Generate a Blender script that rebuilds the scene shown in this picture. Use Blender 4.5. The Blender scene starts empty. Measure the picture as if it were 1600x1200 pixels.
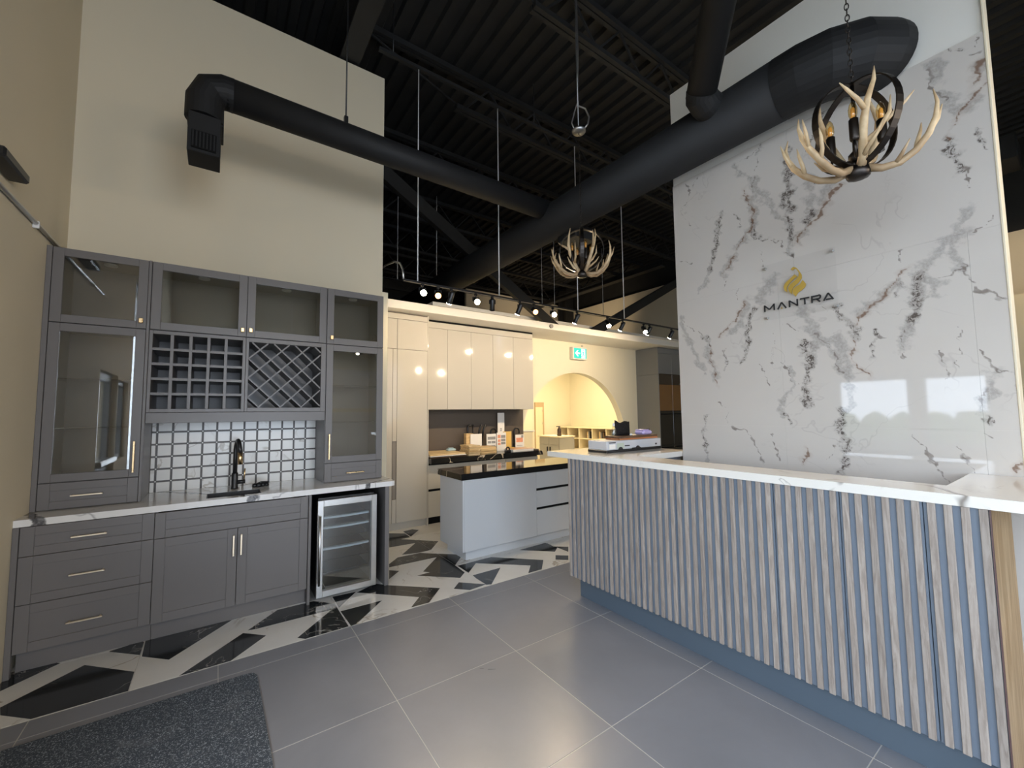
import bpy, bmesh, math, random
import numpy as np
from mathutils import Vector, Matrix
random.seed(7)
C = bpy.context.scene.collection
SC = bpy.context.scene

# ------------------------------------------------------------------ camera, world, exposure
cam_d = bpy.data.cameras.new('camera'); cam = bpy.data.objects.new('camera', cam_d); C.objects.link(cam)
cam_d.sensor_width = 36.0; cam_d.lens = 36.0*648.9/1600.0; cam_d.clip_start = 0.05
_y, _p, _r = math.radians(35.236), math.radians(3.936), math.radians(-0.622)
fw = Vector((math.sin(_y)*math.cos(_p), math.cos(_y)*math.cos(_p), math.sin(_p)))
rt = Vector((math.cos(_y), -math.sin(_y), 0)); up = rt.cross(fw)
rt, up = rt*math.cos(_r)+up*math.sin(_r), up*math.cos(_r)-rt*math.sin(_r)
M = Matrix((rt, up, -fw)).transposed().to_4x4(); M.translation = (0, 0, 1.5361)
cam.matrix_world = M
SC.camera = cam
w = bpy.data.worlds.new('sky'); SC.world = w; w.use_nodes = True
bg = w.node_tree.nodes['Background']
bg.inputs[0].default_value = (0.77, 0.85, 1.0, 1); bg.inputs[1].default_value = 4.7
SC.view_settings.view_transform = 'Standard'; SC.view_settings.look = 'None'
SC.view_settings.gamma = 1.0; SC.view_settings.use_curve_mapping = False
SC.view_settings.exposure = 1.1
SC.cycles.max_bounces = 8; SC.cycles.diffuse_bounces = 5; SC.cycles.glossy_bounces = 4
SC.cycles.transparent_max_bounces = 12; SC.cycles.sample_clamp_indirect = 6.0
SC.cycles.caustics_reflective = False; SC.cycles.caustics_refractive = False

def lamp(name, kind, loc, energy, color, direction=(0, 0, -1), size=0.1, size_y=None, angle=60, blend=0.4, portal=False):
    l = bpy.data.lights.new(name, kind); l.energy = energy; l.color = color
    if kind == 'AREA':
        l.shape = 'RECTANGLE'; l.size = size; l.size_y = size_y or size
        if portal: l.cycles.is_portal = True
    elif kind == 'SPOT':
        l.spot_size = math.radians(angle); l.spot_blend = blend; l.shadow_soft_size = size
    else: l.shadow_soft_size = size
    o = bpy.data.objects.new(name, l); C.objects.link(o); o.location = loc
    o.rotation_euler = Vector(direction).to_track_quat('-Z', 'Y').to_euler()
    return o
WARM = (1.0, 0.78, 0.52)
# window portals on the left wall (guide the sky light through the real openings): (y0,y1,z0,z1)
WX = -0.986
OPEN = {'door_1': (1.42, 2.34, 0.0, 2.02), 'window_1': (0.74, 1.38, 1.02, 1.98), 'window_2': (-1.70, 0.52, 0.25, 3.5), 'window_3': (-4.2, -1.86, 0.25, 3.5)}
for n, (a, b, c, d) in OPEN.items():
    lamp('portal', 'AREA', (WX-0.10, (a+b)/2, (c+d)/2), 1, (1, 1, 1), (1, 0, 0), d-c, b-a, portal=True)
FW = (-.62, 2.25, .2, 3.5)  # added front-wall window, lets more daylight onto the back wall and cabinets
lamp('portal', 'AREA', ((FW[0]+FW[1])/2, -4.61, (FW[2]+FW[3])/2), 1, (1, 1, 1), (0, 1, 0), FW[1]-FW[0], FW[3]-FW[2], portal=True)
FW2 = (4.2, 5.02, .2, 3.5)  # second added front-wall window, more daylight for floor and island front
lamp('portal', 'AREA', ((FW2[0]+FW2[1])/2, -4.61, (FW2[2]+FW2[3])/2), 1, (1, 1, 1), (0, 1, 0), FW2[1]-FW2[0], FW2[3]-FW2[2], portal=True)
ARCH_LIGHT = 70; SPOT_W = 40; FRONT_SPOT_W = 24; FRONT_COL = (1.0, .80, .56)

# ------------------------------------------------------------------ mesh helpers
LOC = {}
def ng(v): return max(1, int(v))
class MB:
    def __init__(s): s.v = []; s.f = []; s.m = []; s.cur = 0; s.sm = []
    def mat(s, i): s.cur = i; return s
    def add(s, vs, fs, smooth=False):
        b = len(s.v); s.v += [tuple(p) for p in vs]
        for f in fs: s.f.append(tuple(b+i for i in f)); s.m.append(s.cur); s.sm.append(smooth)
        return s
    def box(s, x0, x1, y0, y1, z0, z1, bev=0.0):
        if x1 < x0: x0, x1 = x1, x0
        if y1 < y0: y0, y1 = y1, y0
        if z1 < z0: z0, z1 = z1, z0
        b = min(bev, (x1-x0)*.45, (y1-y0)*.45, (z1-z0)*.45)
        if b <= 0:
            vs = [(x, y, z) for x in (x0, x1) for y in (y0, y1) for z in (z0, z1)]
            return s.add(vs, [(0, 1, 3, 2), (4, 6, 7, 5), (0, 4, 5, 1), (2, 3, 7, 6), (0, 2, 6, 4), (1, 5, 7, 3)])
        X, Y, Z = (x0, x1), (y0, y1), (z0, z1); vs = []; ix = {}
        for i in (0, 1):
            for j in (0, 1):
                for k in (0, 1):
                    sx, sy, sz = (1-2*i)*b, (1-2*j)*b, (1-2*k)*b
                    for a in range(3):
                        p = [X[i]+sx, Y[j]+sy, Z[k]+sz]; p[a] = (X[i], Y[j], Z[k])[a]
                        ix[(i, j, k, a)] = len(vs); vs.append(tuple(p))
        fs = []
        for i in (0, 1):
            fs.append([ix[(i, j, k, 0)] for j, k in ((0, 0), (1, 0), (1, 1), (0, 1))][::(1 if i else -1)])
            fs.append([ix[(j, i, k, 1)] for j, k in ((0, 0), (1, 0), (1, 1), (0, 1))][::(-1 if i else 1)])
            fs.append([ix[(j, k, i, 2)] for j, k in ((0, 0), (1, 0), (1, 1), (0, 1))][::(1 if i else -1)])
        cx = Vector(((x0+x1)/2, (y0+y1)/2, (z0+z1)/2))
        def q(ids):
            p = [Vector(vs[t]) for t in ids]; n = (p[1]-p[0]).cross(p[2]-p[0]); c = sum(p, Vector())/len(p)
            return ids if n.dot(c-cx) > 0 else ids[::-1]
        for i in (0, 1):
            for j in (0, 1):
                fs.append(q([ix[(i, j, 0, 0)], ix[(i, j, 1, 0)], ix[(i, j, 1, 1)], ix[(i, j, 0, 1)]]))
                fs.append(q([ix[(i, 0, j, 0)], ix[(i, 1, j, 0)], ix[(i, 1, j, 2)], ix[(i, 0, j, 2)]]))
                fs.append(q([ix[(0, i, j, 1)], ix[(1, i, j, 1)], ix[(1, i, j, 2)], ix[(0, i, j, 2)]]))
                for k in (0, 1): fs.append(q([ix[(i, j, k, 0)], ix[(i, j, k, 1)], ix[(i, j, k, 2)]]))
        fs = [q(list(f)) for f in fs]
        return s.add(vs, fs)
    def prism(s, poly, axis, a, b):
        n = len(poly)
        A = sum(poly[i][0]*poly[(i+1) % n][1]-poly[(i+1) % n][0]*poly[i][1] for i in range(n))
        if A < 0: poly = poly[::-1]
        def P(p, h): return {'X': (h, p[0], p[1]), 'Y': (p[0], h, p[1]), 'Z': (p[0], p[1], h)}[axis]
        vs = [P(p, a) for p in poly]+[P(p, b) for p in poly]
        fl = (axis == 'Y') != (b < a)
        fs = [tuple(range(n-1, -1, -1)), tuple(range(n, 2*n))]+[(i, (i+1) % n, n+(i+1) % n, n+i) for i in range(n)]
        if fl: fs = [f[::-1] for f in fs]
        return s.add(vs, fs)
    def tube(s, pts, rad, n=10, cap=True, smooth=True, closed=False):
        pts = [Vector(p) for p in pts]; m = len(pts)
        if not hasattr(rad, '__len__'): rad = [rad]*m
        vs = []; fs = []; prev = None
        for i in range(m):
            if closed: t = pts[(i+1) % m]-pts[i-1]
            else: t = (pts[min(i+1, m-1)]-pts[max(i-1, 0)])
            t.normalize()
            if prev is None:
                a = Vector((0, 0, 1)) if abs(t.z) < .9 else Vector((1, 0, 0)); u = t.cross(a).normalized()
            else: u = (prev-t*prev.dot(t)).normalized()
            prev = u; v = t.cross(u)
            for k in range(n):
                an = 2*math.pi*k/n; vs.append(pts[i]+(u*math.cos(an)+v*math.sin(an))*rad[i])
        for i in range(m if closed else m-1):
            j = (i+1) % m
            for k in range(n): fs.append((i*n+k, i*n+(k+1) % n, j*n+(k+1) % n, j*n+k))
        s.add(vs, fs, smooth)
        if cap and not closed:
            b = len(s.v)-len(vs)
            s.f.append(tuple(b+k for k in range(n-1, -1, -1))); s.m.append(s.cur); s.sm.append(False)
            s.f.append(tuple(b+(m-1)*n+k for k in range(n))); s.m.append(s.cur); s.sm.append(False)
        return s
    def cyl(s, p0, p1, r, n=12, r1=None): return s.tube([p0, p1], [r, r if r1 is None else r1], n)
    def lathe(s, c, prof, n=16):
        vs = []; fs = []; m = len(prof)
        for r, z in prof:
            for k in range(n):
                a = 2*math.pi*k/n; vs.append((c[0]+r*math.cos(a), c[1]+r*math.sin(a), c[2]+z))
        for i in range(m-1):
            for k in range(n): fs.append((i*n+k, i*n+(k+1) % n, (i+1)*n+(k+1) % n, (i+1)*n+k))
        fs.append(tuple(range(n-1, -1, -1))); fs.append(tuple((m-1)*n+k for k in range(n)))
        return s.add(vs, fs, True)
    def bar(s, p0, p1, wd, th, side=None):
        p0, p1 = Vector(p0), Vector(p1); t = (p1-p0).normalized()
        a = Vector(side) if side else (Vector((0, 0, 1)) if abs(t.z) < .9 else Vector((0, 1, 0)))
        u = t.cross(a).normalized()*(wd/2); v = t.cross(u).normalized()*(th/2)
        vs = [p+q for p in (p0, p1) for q in (-u-v, u-v, u+v, -u+v)]
        return s.add(vs, [(0, 1, 2, 3), (7, 6, 5, 4), (0, 4, 5, 1), (1, 5, 6, 2), (2, 6, 7, 3), (3, 7, 4, 0)])
    def build(s, name, mats, parent=None, fix=True):
        if not isinstance(mats, (list, tuple)): mats = [mats]
        me = bpy.data.meshes.new(name)
        if parent is not None: off = LOC[parent.name]
        else:
            a = np.array(s.v); lo = a.min(0); hi = a.max(0); off = Vector(((lo[0]+hi[0])/2, (lo[1]+hi[1])/2, lo[2]))
        me.from_pydata([tuple(Vector(p)-off) for p in s.v], [], s.f)
        for m in mats: me.materials.append(m)
        me.polygons.foreach_set('material_index', s.m); me.polygons.foreach_set('use_smooth', s.sm)
        if fix:
            bm = bmesh.new(); bm.from_mesh(me); bmesh.ops.recalc_face_normals(bm, faces=bm.faces); bm.to_mesh(me); bm.free()
        me.update()
        o = bpy.data.objects.new(name, me); C.objects.link(o)
        if parent is not None: o.parent = parent; LOC[o.name] = off
        else: o.location = off; LOC[o.name] = off
        return o
def tag(o, label, cat, group=None):
    o['label'] = label; o['category'] = cat
    if group: o['group'] = group
    return o
def thing(name, label, cat, loc, group=None):
    o = bpy.data.objects.new(name, None); C.objects.link(o); o.location = loc; LOC[o.name] = Vector(loc)
    o.empty_display_size = .1
    return tag(o, label, cat, group)
def struct(o): o['kind'] = 'structure'; return o
def stuff(o): o['kind'] = 'stuff'; return o
def copy_to(o, parent, d, name=None):
    c = o.copy(); C.objects.link(c); c.parent = parent; c.location = Vector(o.location)+Vector(d)
    return c
def BOX(name, m, parent, *a, bev=0.0): return MB().box(*a, bev=bev).build(name, m, parent)

# ------------------------------------------------------------------ materials
class NT:
    def __init__(s, name):
        s.mat = bpy.data.materials.new(name); s.mat.use_nodes = True; s.t = s.mat.node_tree
        s.b = s.t.nodes['Principled BSDF']; s.out = s.t.nodes['Material Output']; s._co = None
    def n(s, typ, **kw):
        x = s.t.nodes.new(typ)
        for k, v in kw.items(): setattr(x, k, v)
        return x
    def l(s, a, b): s.t.links.new(a, b)
    def val(s, sock, v):
        if hasattr(v, 'is_output'): s.l(v, sock)
        else: sock.default_value = v
    def co(s, kind='Object', scale=(1, 1, 1)):
        if s._co is None: s._co = s.n('ShaderNodeTexCoord')
        m = s.n('ShaderNodeMapping'); s.l(s._co.outputs[kind], m.inputs[0]); m.inputs['Scale'].default_value = scale
        return m.outputs[0]
    def geo(s, scale=(1, 1, 1), rot=(0, 0, 0)):
        g = s.n('ShaderNodeNewGeometry'); m = s.n('ShaderNodeMapping'); s.l(g.outputs['Position'], m.inputs[0])
        m.inputs['Scale'].default_value = scale; m.inputs['Rotation'].default_value = rot
        return m.outputs[0]
    def noise(s, vec, scale=5, detail=4, rough=.5, dist=0, out=0):
        x = s.n('ShaderNodeTexNoise'); s.l(vec, x.inputs['Vector']); x.inputs['Scale'].default_value = scale
        x.inputs['Detail'].default_value = detail; x.inputs['Roughness'].default_value = rough; x.inputs['Distortion'].default_value = dist
        return x.outputs[out]
    def math(s, op, a, b=0.0, c=0.0, clamp=False):
        x = s.n('ShaderNodeMath', operation=op, use_clamp=clamp); s.val(x.inputs[0], a); s.val(x.inputs[1], b); s.val(x.inputs[2], c)
        return x.outputs[0]
    def mr(s, v, a, b, c=0.0, d=1.0, smooth=True):
        x = s.n('ShaderNodeMapRange', interpolation_type='SMOOTHSTEP' if smooth else 'LINEAR')
        s.val(x.inputs[0], v)
        for i, q in enumerate((a, b, c, d)): x.inputs[i+1].default_value = q
        return x.outputs[0]
    def mix(s, fac, a, b):
        x = s.n('ShaderNodeMix', data_type='RGBA'); s.val(x.inputs[0], fac)
        for k, q in ((6, a), (7, b)):
            if hasattr(q, 'is_output'): s.l(q, x.inputs[k])
            else: x.inputs[k].default_value = (*q, 1)
        return x.outputs[2]
    def attr(s, name): return s.n('ShaderNodeAttribute', attribute_name=name).outputs['Fac']
    def set(s, color=None, rough=.5, metal=0, spec=.5, coat=0, bump=None, bs=.2, bd=.002):
        if color is not None:
            if hasattr(color, 'is_output'): s.l(color, s.b.inputs['Base Color'])
            else: s.b.inputs['Base Color'].default_value = (*color, 1)
        s.val(s.b.inputs['Roughness'], rough); s.b.inputs['Metallic'].default_value = metal
        s.b.inputs['Specular IOR Level'].default_value = spec; s.b.inputs['Coat Weight'].default_value = coat
        if bump is not None:
            x = s.n('ShaderNodeBump'); x.inputs['Strength'].default_value = bs; x.inputs['Distance'].default_value = bd
            s.l(bump, x.inputs['Height']); s.l(x.outputs[0], s.b.inputs['Normal'])
        return s.mat
def paint(name, col, rough=.5, var=.06, scale=3, bump=.0, spec=.5, coat=0):
    t = NT(name); nz = t.noise(t.geo(), scale, 3)
    c = t.mix(nz, tuple(x*(1-var) for x in col), tuple(min(1, x*(1+var)) for x in col))
    return t.set(c, rough, 0, spec, coat, t.noise(t.geo(), 180, 2) if bump else None, bump, .001)
def metal(name, col, rough=.3):
    t = NT(name); nz = t.noise(t.geo(), 40, 3)
    return t.set(t.mix(nz, tuple(x*.93 for x in col), col), t.math('MULTIPLY_ADD', nz, .1, rough-.05), 1)
def emit(name, col, st):
    t = NT(name); t.set((0, 0, 0), .5); t.b.inputs['Emission Color'].default_value = (*col, 1); t.b.inputs['Emission Strength'].default_value = st
    return t.mat
def glass(name, tint, gloss=.9, rough=0.0, f0=.05, k=1.0):
    t = NT(name); t.t.nodes.remove(t.b)
    tr = t.n('ShaderNodeBsdfTransparent'); tr.inputs[0].default_value = (*tint, 1)
    g = t.n('ShaderNodeBsdfGlossy'); g.inputs[0].default_value = (gloss, gloss, gloss, 1); g.inputs['Roughness'].default_value = rough
    lw = t.n('ShaderNodeLayerWeight'); lw.inputs[0].default_value = .5
    fac = t.math('MULTIPLY_ADD', t.math('POWER', lw.outputs['Facing'], 3.5), (1-f0)*k, f0, clamp=True)
    mx = t.n('ShaderNodeMixShader'); t.l(fac, mx.inputs[0]); t.l(tr.outputs[0], mx.inputs[1]); t.l(g.outputs[0], mx.inputs[2])
    t.l(mx.outputs[0], t.out.inputs[0]); return t.mat
def wood(name, dark, light, scale=(1, 1, 1), axis='z', rough=.45, g=9):
    t = NT(name); sc = {'z': (g*4, g*4, g*.35), 'y': (g*4, g*.35, g*4), 'x': (g*.35, g*4, g*4)}[axis]
    inf = t.n('ShaderNodeObjectInfo'); g0 = t.n('ShaderNodeNewGeometry'); ad = t.n('ShaderNodeVectorMath', operation='ADD')
    cmb = t.n('ShaderNodeCombineXYZ'); r = t.math('MULTIPLY', inf.outputs['Random'], 37.0)
    for k in range(3): t.l(r, cmb.inputs[k])
    t.l(g0.outputs['Position'], ad.inputs[0]); t.l(cmb.outputs[0], ad.inputs[1])
    mp = t.n('ShaderNodeMapping'); t.l(ad.outputs[0], mp.inputs[0]); mp.inputs['Scale'].default_value = sc
    n1 = t.noise(mp.outputs[0], 1.0, 5, .62, 1.2); n2 = t.noise(mp.outputs[0], 5.0, 3, .6)
    f = t.math('ADD', t.mr(n1, .32, .68), t.math('MULTIPLY_ADD', n2, .5, -.25), clamp=True)
    c = t.mix(f, dark, light)
    tone = t.math('MULTIPLY_ADD', inf.outputs['Random'], .22, .89)
    hs = t.n('ShaderNodeHueSaturation'); t.l(tone, hs.inputs['Value']); t.l(c, hs.inputs['Color'])
    return t.set(hs.outputs[0], rough, 0, .4, 0, f, .25, .001)
def ridged(t, vec, scale, w, detail=4, dist=.6):
    n = t.noise(vec, scale, detail, .55, dist)
    return t.mr(t.math('ABSOLUTE', t.math('SUBTRACT', n, .5)), 0, w, 1, 0)
def quartz(name, base, vein, scale, w, rough=.12, mask=(.45, .62), warm=None, coat=0):
    t = NT(name); v = t.geo()
    r = ridged(t, v, scale, w); mk = t.mr(t.noise(v, scale*.7, 2), *mask)
    r2 = ridged(t, v, scale*2.7, w*.7); mk2 = t.mr(t.noise(v, scale*1.9, 2), mask[0]+.06, mask[1]+.08)
    f = t.math('MAXIMUM', t.math('MULTIPLY', r, mk), t.math('MULTIPLY', t.math('MULTIPLY', r2, mk2), .5))
    cl = t.noise(v, 3, 4); b = t.mix(cl, tuple(x*.95 for x in base), base)
    return t.set(t.mix(f, b, vein), rough, 0, .5, coat)

m_wall = paint('beige_wall_paint', (.72, .635, .475), .75, .03, 1.2, .08, .2)
m_wall_cream = paint('cream_wall_paint', (.78, .72, .56), .7, .03, 1.2, .05, .2)
m_white = paint('white_paint', (.74, .71, .65), .55, .02, 2)
m_black_deck = paint('black_deck_paint', (.023, .0225, .0215), .6, .3, 5, 0, .3)
m_black_steel = paint('dark_grey_steel_paint', (.020, .020, .020), .55, .2, 4, 0, .35)
m_duct = paint('charcoal_duct_paint', (.013, .013, .0135), .6, .2, 6, 0, .25)
m_cab = paint('warm_grey_satin_lacquer', (.158, .145, .139), .36, .03, 2, 0, .45)
m_cab_in = paint('grey_cabinet_interior', (.34, .33, .31), .5, .04, 2)
m_brass = metal('brushed_brass', (.86, .62, .34), .28)
m_champ = metal('champagne_metal', (.90, .76, .57), .42)
m_steel = metal('brushed_steel', (.62, .61, .59), .30)
m_black = paint('black_satin', (.012, .012, .013), .35, .1, 5)
m_blackmatte = paint('black_matte', (.008, .008, .008), .8, .1, 5, 0, .1)
m_gloss = paint('greige_high_gloss', (.50, .47, .41), .07, .015, 1.5, 0, .5, .3)
m_gloss_blue = paint('light_grey_high_gloss', (.56, .57, .58), .09, .015, 1.5, 0, .5, .3)
m_taupe = paint('dark_taupe_panel', (.105, .083, .066), .4, .06, 6)
m_blue = paint('slate_blue_lacquer', (.152, .183, .226), .45, .03, 2)
m_oak = wood('grey_oiled_oak', (.25, .205, .172), (.365, .315, .272), axis='z', g=15)
m_oak_warm = wood('golden_oak_panel', (.30, .19, .095), (.47, .33, .19), axis='z', g=7)
m_board = wood('light_sample_wood', (.52, .36, .17), (.80, .63, .38), axis='x', g=5)
m_board2 = wood('honey_sample_wood', (.52, .34, .15), (.76, .55, .28), axis='x', g=5)
m_walnut = wood('dark_walnut_board', (.06, .035, .02), (.16, .09, .05), axis='x', g=5)
m_orange = wood('orange_wood_edge', (.40, .14, .05), (.55, .22, .09), axis='x', g=5)
m_glass = glass('smoked_glass', (.86, .86, .83), .9, 0, .10)
m_glass_clear = glass('clear_window_glass', (.95, .97, .97), .9, 0, .04)
m_acrylic = glass('clear_acrylic', (.985, .985, .985), .6, .02, .006, .15)
m_glass_fridge = glass('tinted_fridge_glass', (.86, .91, .93), .95, .01, .15)
m_quartz = quartz('white_quartz', (.80, .765, .70), (.28, .25, .22), 1.3, .02, .10, (.5, .64))
def quartz_bold():
    t = NT('white_quartz_bold_veins'); g = t.n('ShaderNodeNewGeometry'); sp = t.n('ShaderNodeSeparateXYZ'); t.l(g.outputs['Position'], sp.inputs[0])
    v = t.geo(); n = t.noise(v, 7, 5, .6); n2 = t.noise(v, 38, 4, .65); f = None
    for x0, k, wd in ((-.885, .55, .030), (.235, .9, .028), (1.085, -1.6, .022)):
        d = t.math('ADD', t.math('MULTIPLY_ADD', sp.outputs['Y'], k, -3.80*k-x0), sp.outputs['X'])
        d = t.math('ABSOLUTE', t.math('ADD', d, t.math('MULTIPLY_ADD', n, .14, -.07)))
        m = t.mr(t.math('ADD', d, t.math('MULTIPLY_ADD', n2, .03, -.015)), wd*.7, wd*1.2, 1, 0)
        f = m if f is None else t.math('MAXIMUM', f, m)
    th = t.math('MULTIPLY', ridged(t, v, 1.7, .012), t.mr(t.noise(v, 2.2, 2), .45, .6))
    c = t.mix(t.math('MULTIPLY', th, .6), (.78, .76, .73), (.25, .23, .22))
    return t.set(t.mix(t.math('MULTIPLY', f, t.mr(n2, .3, .6, .75, 1)), c, (.085, .082, .085)), .10, 0, .5)
m_quartz_bold = quartz_bold()
m_nero = quartz('black_marble_white_veins', (.008, .008, .009), (.70, .58, .42), .85, .008, .06, (.54, .60))
def tile_mat(name, base, vein, scale, w, rough):
    t = NT(name); inf = t.n('ShaderNodeObjectInfo'); g0 = t.n('ShaderNodeNewGeometry'); ad = t.n('ShaderNodeVectorMath', operation='ADD')
    cmb = t.n('ShaderNodeCombineXYZ'); r = t.math('MULTIPLY', inf.outputs['Random'], 23.0)
    for k in range(3): t.l(r, cmb.inputs[k])
    t.l(g0.outputs['Position'], ad.inputs[0]); t.l(cmb.outputs[0], ad.inputs[1]); v = ad.outputs[0]
    f = t.math('MULTIPLY', ridged(t, v, scale, w), t.mr(t.noise(v, scale*.8, 2), .45, .62))
    cl = t.noise(v, 7, 5, .6); b = t.mix(cl, tuple(x*.88 for x in base), base)
    return t.set(t.mix(f, b, vein), rough, 0, .5, 0)
m_tw = tile_mat('white_marble_tile', (.80, .78, .74), (.42, .36, .29), 2.2, .018, .10)
m_tb = tile_mat('black_marble_tile', (.028, .031, .034), (.33, .31, .28), 3.0, .008, .10)
m_bst = tile_mat('white_backsplash_tile', (.80, .78, .74), (.45, .40, .34), 2.6, .02, .2)
def grey_tile():
    t = NT('grey_porcelain_tile'); v = t.geo(); a = t.noise(v, 1.6, 5, .6, .4); b = t.noise(v, 30, 3)
    c = t.mix(a, (.165, .170, .188), (.285, .292, .322)); c = t.mix(t.math('MULTIPLY', b, .25), c, (.20, .20, .22))
    return t.set(c, t.math('MULTIPLY_ADD', a, .12, .24), 0, .5, 0, t.noise(v, 120, 2), .03, .001)
m_grey = grey_tile()
m_grout = paint('light_grout', (.50, .48, .45), .8, .05, 20)
m_grout_d = paint('dark_strip', (.062, .050, .043), .4, .08, 30)
def mat_carpet():
    t = NT('charcoal_loop_mat'); v = t.geo(); n = t.noise(v, 170, 3, .7); n2 = t.noise(v, 5, 4, .6)
    c = t.mix(t.mr(n, .50, .72), (.065, .078, .096), (.46, .51, .57)); c = t.mix(t.math('MULTIPLY', t.mr(n2, .55, .8), .25), c, (.42, .43, .46))
    return t.set(c, .95, 0, .1, 0, n, 1.0, .006)
m_mat = mat_carpet()
def marble_mat():
    t = NT('calacatta_wall_marble'); v = t.geo(); g = t.attr('vein_grey'); c = t.attr('vein_crust'); b = t.attr('vein_brown'); h = t.attr('vein_thin')
    n6 = t.noise(v, 9, 4, .6); n20 = t.noise(v, 26, 5, .65); n60 = t.noise(v, 70, 4, .7)
    def wob(x, k20, k6): return t.math('ADD', x, t.math('ADD', t.math('MULTIPLY_ADD', n20, k20, -k20/2), t.math('MULTIPLY_ADD', n6, k6, -k6/2)))
    base = t.mix(t.noise(v, 2.2, 4), (.53, .485, .44), (.60, .56, .515))
    fg = t.math('MULTIPLY', t.mr(wob(g, 2.2, 1.6), .15, 1.15, 1, 0), t.mr(n60, .25, .7, .35, 1.0))
    col = t.mix(t.math('MULTIPLY', fg, .8), base, (.31, .285, .265))
    fb2 = t.mr(wob(b, 5.0, 4.0), 1.0, 6.0, .28, 0)
    col = t.mix(fb2, col, (.42, .33, .27))
    hal = t.math('MULTIPLY', t.mr(wob(c, 2.6, 2.4), .3, 1.7, 1, 0), t.mr(n60, .3, .7, .3, 1.0))
    col = t.mix(t.math('MULTIPLY', hal, .65), col, (.30, .265, .24))
    fc = t.math('MULTIPLY', t.mr(wob(c, 2.6, 2.4), .35, 1.15, 1, 0), t.mr(t.noise(v, 30, 6, .75, 1.6), .49, .56, 0, 1))
    col = t.mix(t.math('MULTIPLY', fc, .9), col, (.075, .06, .052))
    fb = t.mr(wob(b, 2.0, 1.6), .3, 1.6, 1, 0)
    col = t.mix(t.math('MULTIPLY', fb, .8), col, (.16, .085, .05))
    fh = t.mr(wob(h, 2.0, 2.0), .3, 1.6, 1, 0)
    col = t.mix(t.math('MULTIPLY', fh, t.mr(n6, .25, .6, .5, .95)), col, (.20, .17, .15))
    ge = t.math('MULTIPLY', ridged(t, v, 1.9, .009), t.mr(t.noise(v, 2.6, 2), .5, .62))
    col = t.mix(t.math('MULTIPLY', ge, .3), col, (.34, .30, .28))
    return t.set(col, .035, 0, .5, 0)
m_marble = marble_mat()
m_lens = emit('lamp_lens_glow', (1.0, .80, .50), 60)
m_lens_o = emit('warm_lamp_lens_glow', (1.0, .42, .14), 5)
m_antler = None
def antler_mat():
    t = NT('antler_bone'); v = t.co('Object'); n = t.noise(v, 12, 4); n2 = t.noise(v, 60, 3)
    sx = t.n('ShaderNodeSeparateXYZ'); t.l(v, sx.inputs[0])
    low = t.mr(sx.outputs['Z'], .0, .13, 1, 0)
    c = t.mix(t.mr(n, .35, .7), (.66, .50, .30), (.45, .31, .17)); c = t.mix(t.math('MULTIPLY', low, .6), c, (.20, .12, .06))
    return t.set(c, .5, 0, .4, 0, n2, .4, .003)
m_antler = antler_mat()
m_bronze = metal('dark_bronze_metal', (.06, .052, .047), .4)
m_bulb = glass('amber_bulb_glass', (.98, .84, .58), .9, .02, .1)
m_fil = paint('amber_filament', (.85, .50, .14), .4)
m_galv = metal('galvanised_metal', (.62, .62, .62), .4)
m_whitemetal = paint('white_wire_coat', (.75, .75, .75), .4)
m_green = NT('green_sign_face'); m_green.set((.02, .36, .30), .3); m_green.b.inputs['Emission Color'].default_value = (.02, .50, .42, 1); m_green.b.inputs['Emission Strength'].default_value = .5; m_green = m_green.mat
m_signwhite = NT('white_sign_symbol'); m_signwhite.set((.8, .85, .85), .3); m_signwhite.b.inputs['Emission Color'].default_value = (.75, .95, .95, 1); m_signwhite.b.inputs['Emission Strength'].default_value = .7; m_signwhite = m_signwhite.mat
m_gold = paint('gold_emblem', (.46, .30, .055), .35, .08, 20)
m_letter = paint('charcoal_lettering', (.025, .025, .027), .4)
m_greycab = paint('grey_tall_cabinet_lacquer', (.20, .20, .20), .3, .03, 2)
m_oven = paint('black_oven_glass', (.006, .006, .006), .05, .05, 2, 0, .6)
m_wood_refl = paint('painted_wood_reflection', (.22, .105, .03), .12, .1, 3, 0, .6)  # wood reflected in the black oven glass, painted as a brown base colour
m_wood_refl_dark = paint('dark_painted_wood_reflection', (.045, .030, .020), .1, .1, 3, 0, .6)  # darker brown of the same painted reflection on the black glass
m_fabric = paint('black_fabric', (.020, .017, .016), .9, .5, 60, .5, .1)
m_paper = paint('white_card', (.80, .77, .72), .6, .03, 8)
m_carton = paint('printed_silver_carton', (.50, .51, .54), .35, .06, 4)
m_dark_print = paint('dark_print', (.02, .02, .022), .4)
m_pink = paint('salmon_print', (.72, .30, .18), .5, .3, 30)
m_greyprint = paint('grey_print', (.28, .27, .26), .5, .25, 50)
m_yellow = paint('yellow_card', (.72, .47, .13), .6, .1, 10)
m_purple = paint('lilac_plastic', (.50, .42, .70), .4, .05, 5)
m_tan = paint('tan_door_frame', (.50, .36, .21), .5, .05, 5)
m_melamine = paint('cream_melamine', (.78, .68, .46), .5, .03, 3)
m_outside = paint('grey_pavement', (.30, .30, .29), .9, .1, 2)
m_leaf = paint('green_hedge', (.05, .12, .035), .9, .6, 5)

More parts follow.
